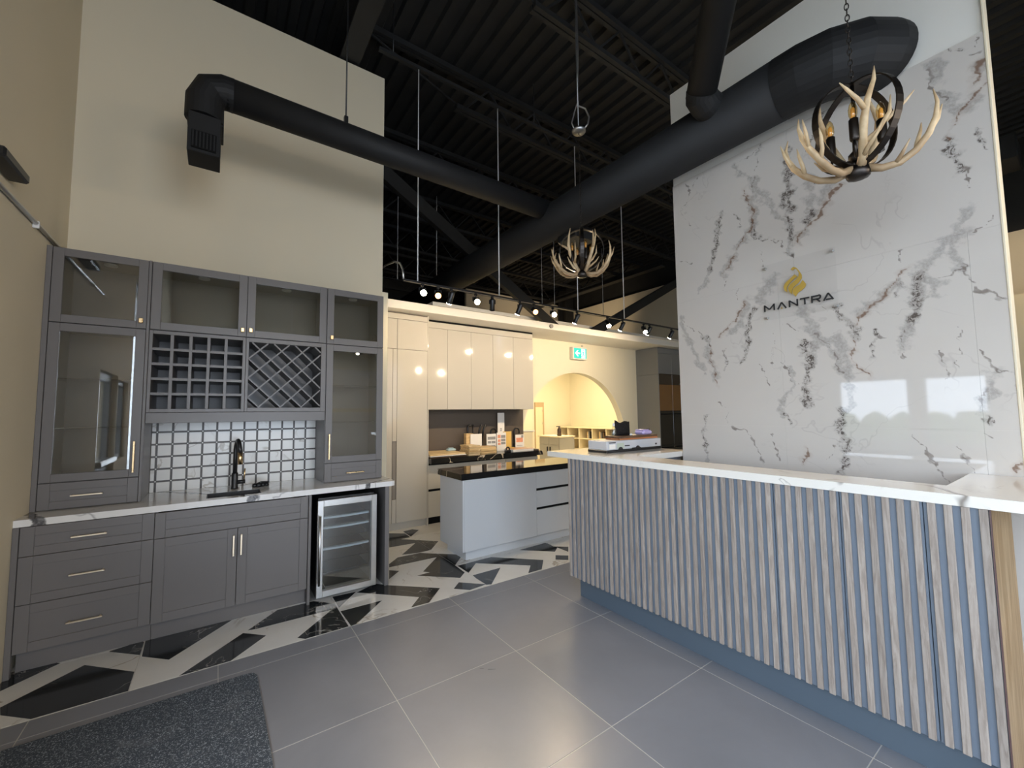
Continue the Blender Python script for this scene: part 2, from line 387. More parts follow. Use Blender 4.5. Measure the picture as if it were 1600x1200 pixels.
# measured outlines: marble veins (kind, half width, (y,z) points), floor inlays (x,y), emblem (y,z)
VEINS=[('g',0.05,[(1.457,3.151),(1.44,2.95),(1.497,2.875),(1.597,2.752),(1.701,2.623)]),('b',0.006,[(1.465,3.174),(1.448,2.972),(1.464,2.901),(1.507,2.868),(1.597,2.748),(1.701,2.613)]),('c',0.025,[(1.667,3.14),(1.737,2.941),(1.779,2.707)]),('g',0.03,[(1.779,2.707),(1.892,2.55),(1.916,2.513)]),('c',0.02,[(1.457,2.957),(1.419,2.837),(1.36,2.806)]),('t',0.004,[(1.377,2.812),(1.279,2.759),(1.191,2.621)]),('g',0.03,[(1.36,3.146),(1.315,3.032),(1.255,2.915),(1.212,2.826),(1.206,2.644)]),('c',0.022,[(1.208,2.914),(1.213,2.808),(1.197,2.748)]),('c',0.016,[(1.236,2.672),(1.194,2.631)]),('c',0.03,[(1.191,3.088),(1.187,2.96)]),('g',0.05,[(1.191,3.088),(1.191,2.943)]),('b',0.008,[(0.954,2.964),(1.032,2.843),(1.062,2.821),(1.123,2.774),(1.157,2.698)]),('c',0.035,[(1.072,2.912),(1.097,2.852)]),('g',0.05,[(1.053,2.991),(1.09,2.832),(1.14,2.728)]),('t',0.004,[(1.415,2.731),(1.387,2.591)]),('t',0.005,[(1.572,2.469),(1.581,2.394)]),('t',0.004,[(1.683,2.577),(1.691,2.489)]),('g',0.06,[(1.326,2.472),(1.403,2.446),(1.451,2.345)]),('c',0.022,[(1.471,2.312),(1.503,2.186),(1.537,2.04),(1.577,1.893)]),('g',0.05,[(1.523,2.342),(1.584,2.22),(1.644,2.153)]),('b',0.007,[(1.541,2.355),(1.62,2.246),(1.744,2.115)]),('c',0.02,[(1.887,2.172),(1.807,2.078)]),('b',0.005,[(1.807,2.078),(1.825,1.918),(1.772,1.734)]),('g',0.05,[(1.838,2.083),(1.824,1.938),(1.799,1.795)]),('g',0.035,[(2.083,2.356),(2.022,2.151),(1.96,2.016),(1.881,1.842)]),('t',0.004,[(2.05,2.307),(1.887,2.172)]),('g',0.05,[(1.159,2.227),(1.141,2.137),(1.075,2.024),(0.999,1.898),(0.929,1.747)]),('t',0.005,[(1.074,2.041),(1.017,1.95),(0.988,1.848),(0.929,1.747)]),('g',0.035,[(0.929,1.747),(0.919,1.574),(0.958,1.449)]),('c',0.03,[(0.961,1.512),(0.965,1.355),(0.965,1.199),(0.974,1.136)]),('c',0.022,[(0.97,2.203),(0.909,2.11),(0.875,2.04),(0.872,1.992)]),('t',0.004,[(1.09,2.272),(1.011,2.196),(0.971,2.187)]),('b',0.008,[(0.867,2.07),(0.809,2.137),(0.71,2.223),(0.62,2.349)]),('g',0.05,[(0.833,2.142),(0.734,2.213),(0.651,2.283)]),('c',0.022,[(0.635,2.279),(0.649,2.223)]),('t',0.006,[(0.635,2.472),(0.655,2.404)]),('b',0.006,[(0.891,1.98),(0.891,1.854),(0.864,1.788),(0.824,1.739)]),('g',0.05,[(0.981,1.993),(0.923,1.857),(0.904,1.729)]),('c',0.028,[(0.544,2.312),(0.582,2.192),(0.605,2.052)]),('g',0.05,[(0.535,2.295),(0.582,2.177),(0.629,1.998),(0.652,1.885)]),('t',0.004,[(0.64,2.0),(0.656,1.813)]),('g',0.055,[(0.361,2.477),(0.417,2.47),(0.478,2.42),(0.543,2.326)]),('g',0.04,[(0.545,2.298),(0.488,2.24),(0.521,2.177)]),('g',0.03,[(0.417,2.47),(0.406,2.341),(0.386,2.294)]),('t',0.005,[(0.385,2.307),(0.375,2.237),(0.361,2.179),(0.327,2.15)]),('t',0.007,[(0.344,2.161),(0.318,2.155),(0.247,2.092)]),('t',0.004,[(0.386,2.294),(0.448,2.27),(0.495,2.284)]),('c',0.03,[(1.147,2.019),(1.138,1.848),(1.158,1.58)]),('g',0.035,[(1.068,2.023),(1.107,1.945),(1.143,1.814)]),('g',0.025,[(1.263,1.826),(1.223,1.701),(1.305,1.601),(1.327,1.479)]),('c',0.018,[(1.295,1.496),(1.282,1.444)]),('t',0.004,[(1.308,1.865),(1.223,1.701),(1.178,1.699)]),('c',0.018,[(1.892,1.497),(1.907,1.355),(1.899,1.195)]),('g',0.02,[(1.899,1.195),(1.903,1.115)]),('t',0.006,[(1.67,1.401),(1.57,1.366),(1.504,1.259),(1.443,1.12)]),('t',0.004,[(1.788,1.596),(1.721,1.536),(1.693,1.439)]),('t',0.005,[(1.397,1.372),(1.342,1.182)]),('b',0.006,[(1.171,1.263),(1.213,1.16)]),('t',0.004,[(1.017,1.305),(1.069,1.213)]),('t',0.006,[(0.346,1.832),(0.294,1.71),(0.239,1.693)]),('g',0.035,[(0.294,1.71),(0.351,1.598),(0.377,1.534)]),('g',0.02,[(0.239,1.693),(0.237,1.594)]),('c',0.016,[(0.349,1.495),(0.33,1.451)]),('t',0.005,[(0.353,1.637),(0.381,1.534)]),('t',0.004,[(0.355,1.393),(0.326,1.381)]),('t',0.006,[(0.649,1.368),(0.595,1.328),(0.556,1.228)]),('t',0.005,[(0.592,1.287),(0.514,1.119)]),('t',0.006,[(0.464,1.336),(0.437,1.259),(0.412,1.197)]),('b',0.007,[(0.248,1.269),(0.276,1.199)]),('t',0.004,[(0.51,1.866),(0.471,1.698)]),('t',0.003,[(0.419,1.962),(0.443,1.79),(0.413,1.753)]),('t',0.004,[(0.354,1.846),(0.316,1.763)]),('c',0.012,[(0.78,2.009),(0.788,1.857)]),('t',0.004,[(0.782,1.963),(0.725,1.955)]),('c',0.012,[(1.709,2.005),(1.712,1.867)]),('t',0.004,[(1.447,1.898),(1.397,1.712)]),('t',0.003,[(1.344,2.121),(1.356,1.87)]),('c',0.01,[(1.562,3.077),(1.553,2.954)]),('t',0.004,[(2.062,2.857),(1.971,2.807)]),('t',0.004,[(2.032,3.269),(1.957,3.128)]),('t',0.004,[(1.293,2.166),(1.181,2.084)]),('t',0.006,[(1.984,3.53),(1.98,3.482),(1.952,3.411),(1.998,3.339)]),('c',0.012,[(1.99,3.522),(1.974,3.479)]),('t',0.004,[(1.882,3.528),(1.958,3.414)]),('c',0.012,[(1.361,3.536),(1.382,3.477)]),('t',0.004,[(1.385,3.499),(1.43,3.339),(1.46,3.313)]),('g',0.03,[(1.55,3.461),(1.524,3.385),(1.469,3.317)]),('t',0.003,[(1.384,3.519),(1.539,3.477)]),('b',0.006,[(1.511,3.244),(1.467,3.163),(1.456,3.097)]),('g',0.06,[(1.423,3.285),(1.391,3.189),(1.352,3.072)]),('t',0.004,[(1.427,3.307),(1.423,3.194)]),('c',0.032,[(1.175,3.404),(1.185,3.295),(1.211,3.136),(1.238,3.023)]),('g',0.04,[(1.183,3.37),(1.201,3.188),(1.233,3.031)]),('c',0.02,[(0.969,3.536),(0.98,3.498),(0.97,3.437)]),('t',0.004,[(1.026,3.433),(1.057,3.358),(1.085,3.336)]),('t',0.004,[(0.977,3.459),(1.032,3.4)]),('g',0.06,[(1.054,3.126),(1.05,3.043),(1.067,2.95)]),('c',0.02,[(1.039,3.11),(1.012,3.07)]),('g',0.06,[(0.956,3.026),(1.019,2.938)]),('b',0.007,[(0.907,3.012),(0.983,2.923)]),('t',0.007,[(0.477,3.492),(0.459,3.45),(0.446,3.406),(0.426,3.34),(0.4,3.266)]),('g',0.05,[(0.404,3.314),(0.386,3.245),(0.367,3.183)]),('g',0.05,[(0.456,3.506),(0.413,3.435)]),('b',0.009,[(0.241,3.399),(0.276,3.327),(0.293,3.284)]),('g',0.035,[(0.242,3.379),(0.269,3.333)]),('b',0.008,[(0.239,3.263),(0.275,3.223),(0.323,3.194),(0.354,3.158)]),('g',0.04,[(0.288,3.193),(0.324,3.178)]),('t',0.004,[(0.264,3.537),(0.263,3.498)]),('c',0.012,[(0.347,3.524),(0.326,3.505)]),('t',0.006,[(0.293,3.466),(0.245,3.441)]),('c',0.012,[(0.387,3.543),(0.38,3.532)]),('b',0.006,[(0.322,3.201),(0.368,3.137),(0.394,3.021)]),('c',0.025,[(0.394,3.021),(0.394,2.91),(0.368,2.824)]),('t',0.005,[(0.367,2.841),(0.324,2.766),(0.327,2.722)]),('c',0.012,[(0.285,3.032),(0.287,2.908)]),('g',0.03,[(0.344,2.632),(0.384,2.558),(0.411,2.514)]),('t',0.004,[(0.257,2.56),(0.329,2.483)]),('t',0.007,[(0.354,2.166),(0.294,2.134),(0.248,2.089)]),('t',0.004,[(0.373,2.233),(0.342,2.164)])]
FLOORPOLY=[[(-0.901,3.476),(-0.631,3.741),(-0.362,3.459),(-0.36,3.249),(-0.735,3.253),(-0.876,3.389)],[(-0.958,3.678),(-0.761,3.863),(-0.868,3.951),(-0.995,3.892),(-0.992,3.802)],[(-0.541,3.855),(-0.38,3.895),(-0.358,3.849),(-0.361,3.674)],[(-0.362,3.905),(-0.288,3.904),(0.133,3.878),(-0.208,3.501),(-0.353,3.65)],[(-0.143,3.251),(0.191,3.601),(0.321,3.467),(0.111,3.25)],[(0.219,3.625),(0.434,3.858),(0.69,3.851),(0.822,3.698),(0.823,3.249),(0.537,3.253),(0.493,3.3),(0.78,3.602),(0.269,3.613)],[(0.834,3.843),(1.022,3.827),(0.833,3.602)],[(0.828,3.53),(1.15,3.525),(0.874,3.25),(0.836,3.247)],[(1.025,3.808),(1.21,3.902),(1.301,3.79),(1.643,3.459),(1.45,3.256),(1.3,3.263),(1.424,3.399),(1.201,3.626)],[(1.845,5.392),(2.01,5.265),(2.001,5.066),(1.877,5.061),(2.212,4.704),(2.011,4.467),(1.87,4.452),(1.686,4.505),(1.963,4.807),(1.656,4.834)],[(2.022,5.365),(2.156,5.394),(2.216,5.31),(2.017,5.087)],[(1.477,4.309),(1.619,4.45),(1.866,4.442),(2.171,4.147),(2.166,4.05),(2.003,3.869),(1.991,3.646),(1.894,3.554),(1.592,3.847),(1.725,3.852),(1.676,3.909),(1.96,4.205),(1.448,4.221)],[(1.422,4.145),(1.497,4.068),(1.347,3.926)],[(2.02,3.846),(2.423,3.856),(2.814,3.452),(2.638,3.263),(2.474,3.265),(2.613,3.41),(2.204,3.797),(2.016,3.614)],[(2.018,3.538),(2.338,3.542),(2.051,3.256),(1.993,3.282)],[(1.734,3.374),(1.835,3.47),(2.014,3.284),(1.834,3.267)],[(2.797,3.858),(3.205,3.879),(3.185,3.718),(3.311,3.608),(3.198,3.487),(3.197,3.666),(3.081,3.576)],[(3.012,3.486),(3.114,3.396),(3.021,3.296),(2.922,3.384)]]
EMBLEM=[[(1.182,2.481),(1.163,2.458),(1.179,2.457),(1.202,2.438),(1.223,2.42),(1.235,2.4),(1.234,2.366),(1.249,2.381),(1.255,2.41),(1.245,2.433),(1.221,2.452)],[(1.205,2.525),(1.187,2.537),(1.17,2.525),(1.153,2.498),(1.139,2.466),(1.14,2.442),(1.159,2.417),(1.192,2.394),(1.203,2.374),(1.207,2.346),(1.222,2.369),(1.228,2.394),(1.215,2.416),(1.176,2.442),(1.159,2.461),(1.156,2.485),(1.168,2.512),(1.179,2.52),(1.191,2.51)],[(1.135,2.429),(1.117,2.395),(1.123,2.376),(1.143,2.359),(1.167,2.346),(1.183,2.322),(1.197,2.345),(1.201,2.369),(1.186,2.389),(1.152,2.404)]]

# ------------------------------------------------------------------ room shell
def wall_open(name, m, x0, x1, ya, yb, za, zb, holes):
    ys = sorted({ya, yb, *[q for h in holes for q in h[:2]]}); zs = sorted({za, zb, *[q for h in holes for q in h[2:]]})
    mb = MB()
    for i in range(len(ys)-1):
        for j in range(len(zs)-1):
            cy, cz = (ys[i]+ys[i+1])/2, (zs[j]+zs[j+1])/2
            if any(h[0] < cy < h[1] and h[2] < cz < h[3] for h in holes): continue
            mb.box(x0, x1, ys[i], ys[i+1], zs[j], zs[j+1])
    return struct(mb.build(name, m))
wall_open('wall_left', m_wall, WX-.16, WX, -4.6, 13.2, 0, 5.95, list(OPEN.values()))
struct(BOX('wall_back', m_wall, None, WX, 1.436, 4.492, 4.61, 0, 5.36))
mb = MB()
for xa, xb in ((-1.15, FW[0]), (FW[1], FW2[0]), (FW2[1], 10.4)): mb.box(xa, xb, -4.62, -4.5, 0, 5.95)
for q in (FW, FW2): mb.box(q[0], q[1], -4.62, -4.5, q[3], 5.95).box(q[0], q[1], -4.62, -4.5, 0, q[2])
struct(mb.build('wall_front', m_wall_cream))
# floor slab with separate tiles
floor = struct(BOX('floor', m_grout, None, -1.2, 10.6, -4.65, 13.3, -.15, -.0009))
def tiles(m, xs, ys, name='tile', gap=.0016, bev=.0012):
    cache = {}
    for i in range(len(xs)-1):
        for j in range(len(ys)-1):
            dx, dy = round(xs[i+1]-xs[i], 3), round(ys[j+1]-ys[j], 3)
            if (dx, dy) in cache:
                o, x, y = cache[(dx, dy)]; copy_to(o, floor, (xs[i]-x, ys[j]-y, 0))
            else:
                o = BOX(name, m, floor, xs[i]+gap, xs[i]+dx-gap, ys[j]+gap, ys[j]+dy-gap, -.006, 0, bev=bev); cache[(dx, dy)] = (o, xs[i], ys[j])
gx = [WX]+[round(.8325+.786*k, 4) for k in range(-2, 11)]; gx = [g for g in gx if g >= WX+.2 or g == WX]
gy = [-4.5]+[round(3.082-.802*k, 3) for k in range(9, -1, -1)]
tiles(m_grey, gx, gy); tiles(m_grey, gx, [3.082, 3.243])
bx = [WX]+[round(-.365+1.187*k, 3) for k in range(0, 9)]; by = [3.245]+[round(3.855+.606*k, 3) for k in range(0, 11)]
tiles(m_tw, bx, by)
def clip(poly, ax, v, keep_less):
    out = []
    for i in range(len(poly)):
        a, b = poly[i], poly[(i+1) % len(poly)]
        ia = (a[ax] <= v) == keep_less; ib = (b[ax] <= v) == keep_less
        if ia: out.append(a)
        if ia != ib:
            t = (v-a[ax])/(b[ax]-a[ax]); out.append((a[0]+(b[0]-a[0])*t, a[1]+(b[1]-a[1])*t))
    return out
def area(p): return abs(sum(p[i][0]*p[(i+1) % len(p)][1]-p[(i+1) % len(p)][0]*p[i][1] for i in range(len(p)))/2)
for poly in FLOORPOLY:
    for i in range(len(bx)-1):
        for j in range(len(by)-1):
            p = poly
            for ax, v, k in ((0, bx[i]+.0018, False), (0, bx[i+1]-.0018, True), (1, by[j]+.0018, False), (1, by[j+1]-.0018, True)):
                if len(p) >= 3: p = clip(p, ax, v, k)
            q = []
            for a in p:
                if not q or (abs(a[0]-q[-1][0])+abs(a[1]-q[-1][1])) > .003: q.append(a)
            if len(q) > 2 and abs(q[0][0]-q[-1][0])+abs(q[0][1]-q[-1][1]) < .003: q.pop()
            if len(q) >= 3 and area(q) > .002: MB().prism(q, 'Z', -.003, .0006).build('tile_inlay', m_tb, floor)

# windows and glazed door in the left wall
m_alu = paint('dark_aluminium_frame', (.10, .10, .105), .4, .05, 5)
def window(name, y0, y1, z0, z1, mull=1):
    f = .055; mb = MB(); xa, xb = WX-.11, WX-.04
    mb.box(xa, xb, y0, y0+f, z0, z1, .004).box(xa, xb, y1-f, y1, z0, z1, .004).box(xa, xb, y0+f, y1-f, z0, z0+f, .004).box(xa, xb, y0+f, y1-f, z1-f, z1, .004)
    for k in range(1, mull): y = y0+(y1-y0)*k/mull; mb.box(xa, xb, y-f/2, y+f/2, z0+f, z1-f, .004)
    o = struct(mb.build(name, m_alu))
    BOX('pane', m_glass_clear, o, WX-.078, WX-.072, y0+f, y1-f, z0+f, z1-f)
    return o
for n in ('window_1', 'window_2', 'window_3'): window(n, *OPEN[n], mull={'window_1': 1, 'window_2': 2, 'window_3': 2}[n])
for nm, q in (('added_window_4', FW), ('added_window_5', FW2)):  # both added to the unseen front wall to raise the daylight
    mb = MB(); f = .055; xm = (q[0]+q[1])/2
    mb.box(q[0], q[0]+f, -4.59, -4.53, q[2], q[3], .004).box(q[1]-f, q[1], -4.59, -4.53, q[2], q[3], .004).box(xm-f/2, xm+f/2, -4.59, -4.53, q[2]+f, q[3]-f, .004).box(q[0]+f, q[1]-f, -4.59, -4.53, q[2], q[2]+f, .004).box(q[0]+f, q[1]-f, -4.59, -4.53, q[3]-f, q[3], .004)
    o = struct(mb.build(nm, m_alu)); BOX('pane', m_glass_clear, o, q[0]+f, q[1]-f, -4.563, -4.557, q[2]+f, q[3]-f)
y0, y1, z0, z1 = OPEN['door_1']; mb = MB(); f = .09; xa, xb = WX-.11, WX-.05
mb.box(xa, xb, y0, y0+f, 0, z1, .004).box(xa, xb, y1-f, y1, 0, z1, .004).box(xa, xb, y0+f, y1-f, z1-f, z1, .004).box(xa, xb, y0+f, y1-f, 0, .98, .004)
door1 = struct(mb.build('door_1', m_alu))
BOX('pane', m_glass_clear, door1, WX-.083, WX-.077, y0+f, y1-f, .98, z1-f)
BOX('push_bar', m_steel, door1, WX-.05, WX+.035, y0+.06, y1-.06, 1.02, 1.08, bev=.012)
# street outside the windows
struct(BOX('ground_outside', m_outside, None, -14, -1.16, -12, 14, -.2, -.06))
hd = MB()
for k in range(26):
    y = -8+k*.72; hd.lathe((-10.5+random.uniform(-.3, .3), y, -.06), [(.35, 0), (.6, .4), (.55, .9), (.3, 1.25+random.uniform(0, .4)), (.05, 1.5)], 8)
o = hd.build('hedge', m_leaf); tag(o, 'green hedge across the street outside the windows, seen only in reflections', 'hedge'); stuff(o)

# kitchen wall with round arch, soffit, rooms behind
AX, AZ, AR = 5.86, .90, 1.42
arch = [(AX-AR, 0)]+[(AX+AR*math.cos(a), AZ+AR*math.sin(a)) for a in [math.pi*(1-k/40) for k in range(41)]]+[(AX+AR, 0)]
poly = [(1.44, 0)]+arch+[(10.2, 0), (10.2, 3.0), (1.44, 3.0)]
kw = MB()
# left pier, right pier, strips over the arch (kept convex)
kw.box(1.44, AX-AR, 6.03, 6.18, 0, 3.0).box(AX+AR, 10.2, 6.03, 6.18, 0, 3.0)
ap = arch[1:-1]
for i in range(len(ap)-1):
    (xa, za), (xb, zb) = ap[i], ap[i+1]
    if xb-xa > 1e-4: kw.prism([(xa, za), (xb, zb), (xb, 3.0), (xa, 3.0)], 'Y', 6.03, 6.18)
struct(kw.build('wall_kitchen', m_wall_cream))
struct(BOX('trim_1', m_white, None, 1.45, 9.66, 5.25, 6.03, 2.92, 3.03, bev=.003))
struct(BOX('wall_side', m_wall_cream, None, 1.44, 1.54, 4.615, 6.03, 0, 2.915))
struct(BOX('wall_rear', m_wall_cream, None, 2.9, 9.75, 10.3, 10.4, 0, 3.3))
struct(BOX('wall_showroom', m_wall_cream, None, 9.66, 9.76, 6.18, 10.3, 0, 3.3))
struct(BOX('wall_partition', m_wall_cream, None, 2.8, 2.9, 6.18, 10.4, 0, 3.3))
struct(BOX('trim_2', m_white, None, 2.8, 9.76, 6.18, 10.4, 3.3, 3.36))
struct(BOX('wall_rear_upper', m_wall, None, 6.2, 10.2, 11.2, 11.3, 0, 5.42))
struct(BOX('wall_far', m_wall, None, 10.2, 10.3, 2.2, 11.2, 0, 5.09))
struct(BOX('wall_far_front', m_wall, None, 10.2, 10.3, -4.5, 2.2, 0, 4.31))
struct(BOX('wall_end', m_black_deck, None, -1.2, 10.7, 13.0, 13.1, 0, 5.95))
struct(BOX('wall_outer', m_black_deck, None, 10.55, 10.65, -4.6, 13.1, 0, 5.95))

# marble feature wall: slabs with their own vein field
wr = struct(BOX('wall_right', m_white, None, 3.301, 3.42, .242, 2.109, 0, 4.43))
def vein_field(P):
    out = {}; y, z = P[:, 0], P[:, 1]; s = np.sin
    wy = .011*s(19*z+9*y)+.008*s(47*z-38*y+1)+.005*s(101*z+83*y+2)+.003*s(211*z-170*y)
    wz = .010*s(21*y-12*z+.5)+.007*s(53*y+41*z+2)+.004*s(119*y-97*z+1)
    P = P+np.stack([wy, wz], 1)
    mod = .42+.75*np.clip(.5+.45*s(31*z+22*y+.7)*s(17*y-26*z)+.3*s(73*z-49*y), 0, 1)
    for key, kd in (('g', 'vein_grey'), ('c', 'vein_crust'), ('b', 'vein_brown'), ('t', 'vein_thin')):
        best = np.full(len(P), 50.0)
        for k, wd, pts in VEINS:
            if k != key: continue
            w = max(wd, .0035)
            for a, b in zip(pts[:-1], pts[1:]):
                a, b = np.array(a), np.array(b); d = b-a; L = d@d+1e-12
                t = np.clip((P-a)@d/L, 0, 1); best = np.minimum(best, np.linalg.norm(P-(a+t[:, None]*d), axis=1)/w)
        out[kd] = best/mod
    return out
def slab(y0, y1, z0, z1):
    g = .0003; y0, y1, z0, z1 = y0+g, y1-g, z0+g, z1-g
    step = .008; ny, nz = max(2, int((y1-y0)/step)), max(2, int((z1-z0)/step))
    ys, zs = np.linspace(y0, y1, ny+1), np.linspace(z0, z1, nz+1)
    P = np.array([(y, z) for z in zs for y in ys]); n = len(P); b = .0008
    vs = [(3.289, y, z) for y, z in P]; fs = [(j*(ny+1)+i, (j+1)*(ny+1)+i, (j+1)*(ny+1)+i+1, j*(ny+1)+i+1) for j in range(nz) for i in range(ny)]
    rim = [i for i in range(ny+1)]+[(j+1)*(ny+1)+ny for j in range(nz)]+[nz*(ny+1)+i for i in range(ny-1, -1, -1)]+[j*(ny+1) for j in range(nz-1, 0, -1)]
    vs += [(3.3005, P[i][0], P[i][1]) for i in rim]
    fs += [(rim[k], rim[(k+1) % len(rim)], n+(k+1) % len(rim), n+k) for k in range(len(rim))]
    mb = MB(); mb.add(vs, fs); o = mb.build('panel', m_marble, wr)
    F = vein_field(np.vstack([P, P[rim]]))
    for k, v in F.items():
        a = o.data.attributes.new(k, 'FLOAT', 'POINT'); a.data.foreach_set('value', v.astype(np.float32))
Y0, Y1 = .242, 2.109
for za, zb, seams in ((2.483, 3.552, (1.19,)), (1.417, 2.483, (1.30, .362)), (.35, 1.417, (1.30, .362)), (0, .35, ())):
    yy = [Y0, *sorted(seams), Y1]
    for a, b in zip(yy[:-1], yy[1:]): slab(a, b, za, zb)
BOX('edge_trim', m_wall, wr, 3.286, 3.43, .232, .242, 0, 4.43, bev=.002)

# ------------------------------------------------------------------ roof: corrugated deck, joists, beam
xs = []; x = -1.3
while x < 10.7: xs += [(x, 5.90), (x+.085, 5.90), (x+.105, 5.955), (x+.18, 5.955)]; x += .2
mb = MB(); n = len(xs)
mb.add([(a, -4.7, z) for a, z in xs]+[(a, 13.2, z) for a, z in xs], [(i, i+1, n+i+1, n+i) for i in range(n-1)])
mb.box(-1.3, 10.7, -4.7, 13.2, 5.96, 6.05)
ceil = struct(mb.build('ceiling', m_black_deck))
def joist(y):
    mb = MB()
    for s in (-.028, .028):
        mb.box(1.0, 10.2, y+s-.022, y+s+.022, 5.83, 5.895); mb.box(2.33, 9.6, y+s-.022, y+s+.022, 5.37, 5.425)
    k = 0; x = 2.45; z = 5.42
    mb.bar((1.15, y, 5.84), (2.40, y, 5.42), .022, .022)
    while x < 9.3:
        x2 = x+.38; mb.bar((x, y, 5.42 if k % 2 == 0 else 5.84), (x2, y, 5.84 if k % 2 == 0 else 5.42), .022, .022); x = x2; k += 1
    return mb.build('joist', m_black_steel, ceil)
j0 = joist(2.89)
for k in (-4, -3, -2, -1, 1, 2, 3, 4, 5, 6): copy_to(j0, ceil, (0, 1.585*k, 0))
mb = MB(); mb.box(.955, 1.155, -4.4, 12.9, 5.385, 5.41).box(1.045, 1.065, -4.4, 12.9, 5.41, 5.80).box(.955, 1.155, -4.4, 12.9, 5.80, 5.825); mb.build('beam', m_black_steel, ceil)
mb = MB(); mb.box(9.0, 9.2, 6.2, 12.9, 5.2, 5.23).box(9.09, 9.11, 6.2, 12.9, 5.23, 5.37); mb.build('beam', m_black_steel, ceil)
mb = MB(); mb.bar((1.45, 5.13, 4.74), (5.50, 6.10, 3.10), .19, .09, (0, 1, 0)); o = mb.build('diagonal_brace', m_black_steel)
tag(o, 'dark steel diagonal brace sloping down from behind the beige wall past the duct', 'brace')
mb = MB(); mb.bar((6.32, 6.11, 3.15), (10.1, 6.11, 5.12), .19, .09, (0, 1, 0)); o = mb.build('diagonal_brace', m_black_steel)
tag(o, 'dark steel diagonal brace rising towards the marble wall above the exit sign', 'brace')
mb = MB(); mb.box(9.80, 10.15, 10.55, 10.62, 3.4, 5.9).box(9.80, 10.15, 10.9, 10.97, 3.4, 5.9).box(9.96, 9.99, 10.6, 10.92, 3.4, 5.9); o = mb.build('steel_column', m_black_steel)
tag(o, 'dark steel column in the far corner behind the track lights', 'column')

# ------------------------------------------------------------------ ducts
def band(mb, c, ax, r, wd=.02):
    c = Vector(c); a = Vector(ax)
    mb.tube([c-a*wd/2, c-a*wd/2, c+a*wd/2, c+a*wd/2], [r*.98, r, r, r*.98], 28)
t = thing('round_duct', 'thick black round duct curving into the marble wall', 'duct', (3.05, 4.5, 3.5))
R = .195
mb = MB(); mb.tube([(3.05, 9.5, 3.70), (3.05, 1.10, 3.70)], R, 32); mb.build('pipe', m_duct, t)
mb = MB(); mb.tube([(3.05, 1.12, 3.70), (3.052, 1.0, 3.70), (3.085, .86, 3.70), (3.16, .74, 3.70), (3.27, .67, 3.70), (3.289, .665, 3.70)], R+.002, 32, smooth=False); mb.build('elbow', m_duct, t)
mb = MB()
for yy in (1.12, 2.35, 3.0, 3.9, 5.1, 6.3): mb = MB(); band(mb, (3.05, yy, 3.70), (0, 1, 0), R+.006); mb.build('seam_band', m_duct, t)
mb = MB(); mb.box(3.09, 3.4, 3.15, 3.45, 3.44, 3.53, .01); mb.build('damper_box', m_duct, t)
t = thing('branch_duct', 'slanting round branch duct dropping from the roof onto the thick black duct', 'duct', (2.80, 1.52, 3.7))
p0, p1 = Vector((2.777, 1.529, 3.80)), Vector((2.483, 1.221, 4.099)); d = p1-p0
mb = MB(); mb.tube([p0-d*.02, p0+d*5.2, p0+d*5.2+Vector((-.05, -.05, .3)), p0+d*5.2+Vector((-.06, -.06, .55))], .102, 24); mb.build('pipe', m_duct, t)
mb = MB(); mb.tube([p0+d*.06, p0, p0+Vector((.06, -.0, -.03)), p0+Vector((.15, -.01, -.05)), (3.0, 1.50, 3.72)], .106, 24, smooth=False); mb.build('elbow', m_duct, t)
t = thing('branch_duct', 'slim black duct running across the beige wall to a grille outlet', 'duct', (-.13, 3.42, 3.29))
yy = 3.42; r = .108
mb = MB(); mb.tube([(-.02, yy, 3.80), (2.95, yy+.03, 3.79)], r, 28); mb.build('pipe', m_duct, t)
mb = MB(); mb.tube([(.02, yy, 3.80), (-.035, yy, 3.80), (-.11, yy, 3.77), (-.14, yy, 3.69), (-.14, yy, 3.55)], r+.002, 24, smooth=False); mb.build('elbow', m_duct, t)
mb = MB(); mb.box(-.235, -.03, yy-.02, yy+.22, 3.535, 3.56, .004).box(-.222, -.044, yy-.10, yy+.12, 3.27, 3.54, .004); reg = mb.build('outlet_box', m_duct, t)
mb = MB(); mb.box(-.20, -.066, yy-.112, yy-.099, 3.29, 3.41, .002); g = mb.build('grille', m_blackmatte, t)
for k in range(7): BOX('slat', m_duct, g, -.192+.019*k-.004, -.192+.019*k+.004, yy-.118, yy-.110, 3.298, 3.402)
mb = MB(); mb.cyl((.78, yy, 3.90), (.78, yy, 5.9), .006, 8); mb.build('hanger_rod', m_black, t)
mb = MB(); mb.box(.765, .795, yy-.02, yy+.02, 3.895, 3.97, .004); mb.build('hanger_clip', m_black, t)
t = thing('ceiling_box', 'dark square box under the roof right of the marble wall', 'duct box', (9.2, .85, 4.95))
mb = MB(); mb.box(8.9, 9.5, .45, 1.15, 5.0, 5.35, .01); mb.build('case', m_black_steel, t); mb = MB(); mb.cyl((9.2, .8, 5.35), (9.2, .8, 5.9), .08, 12); mb.build('neck', m_duct, t)

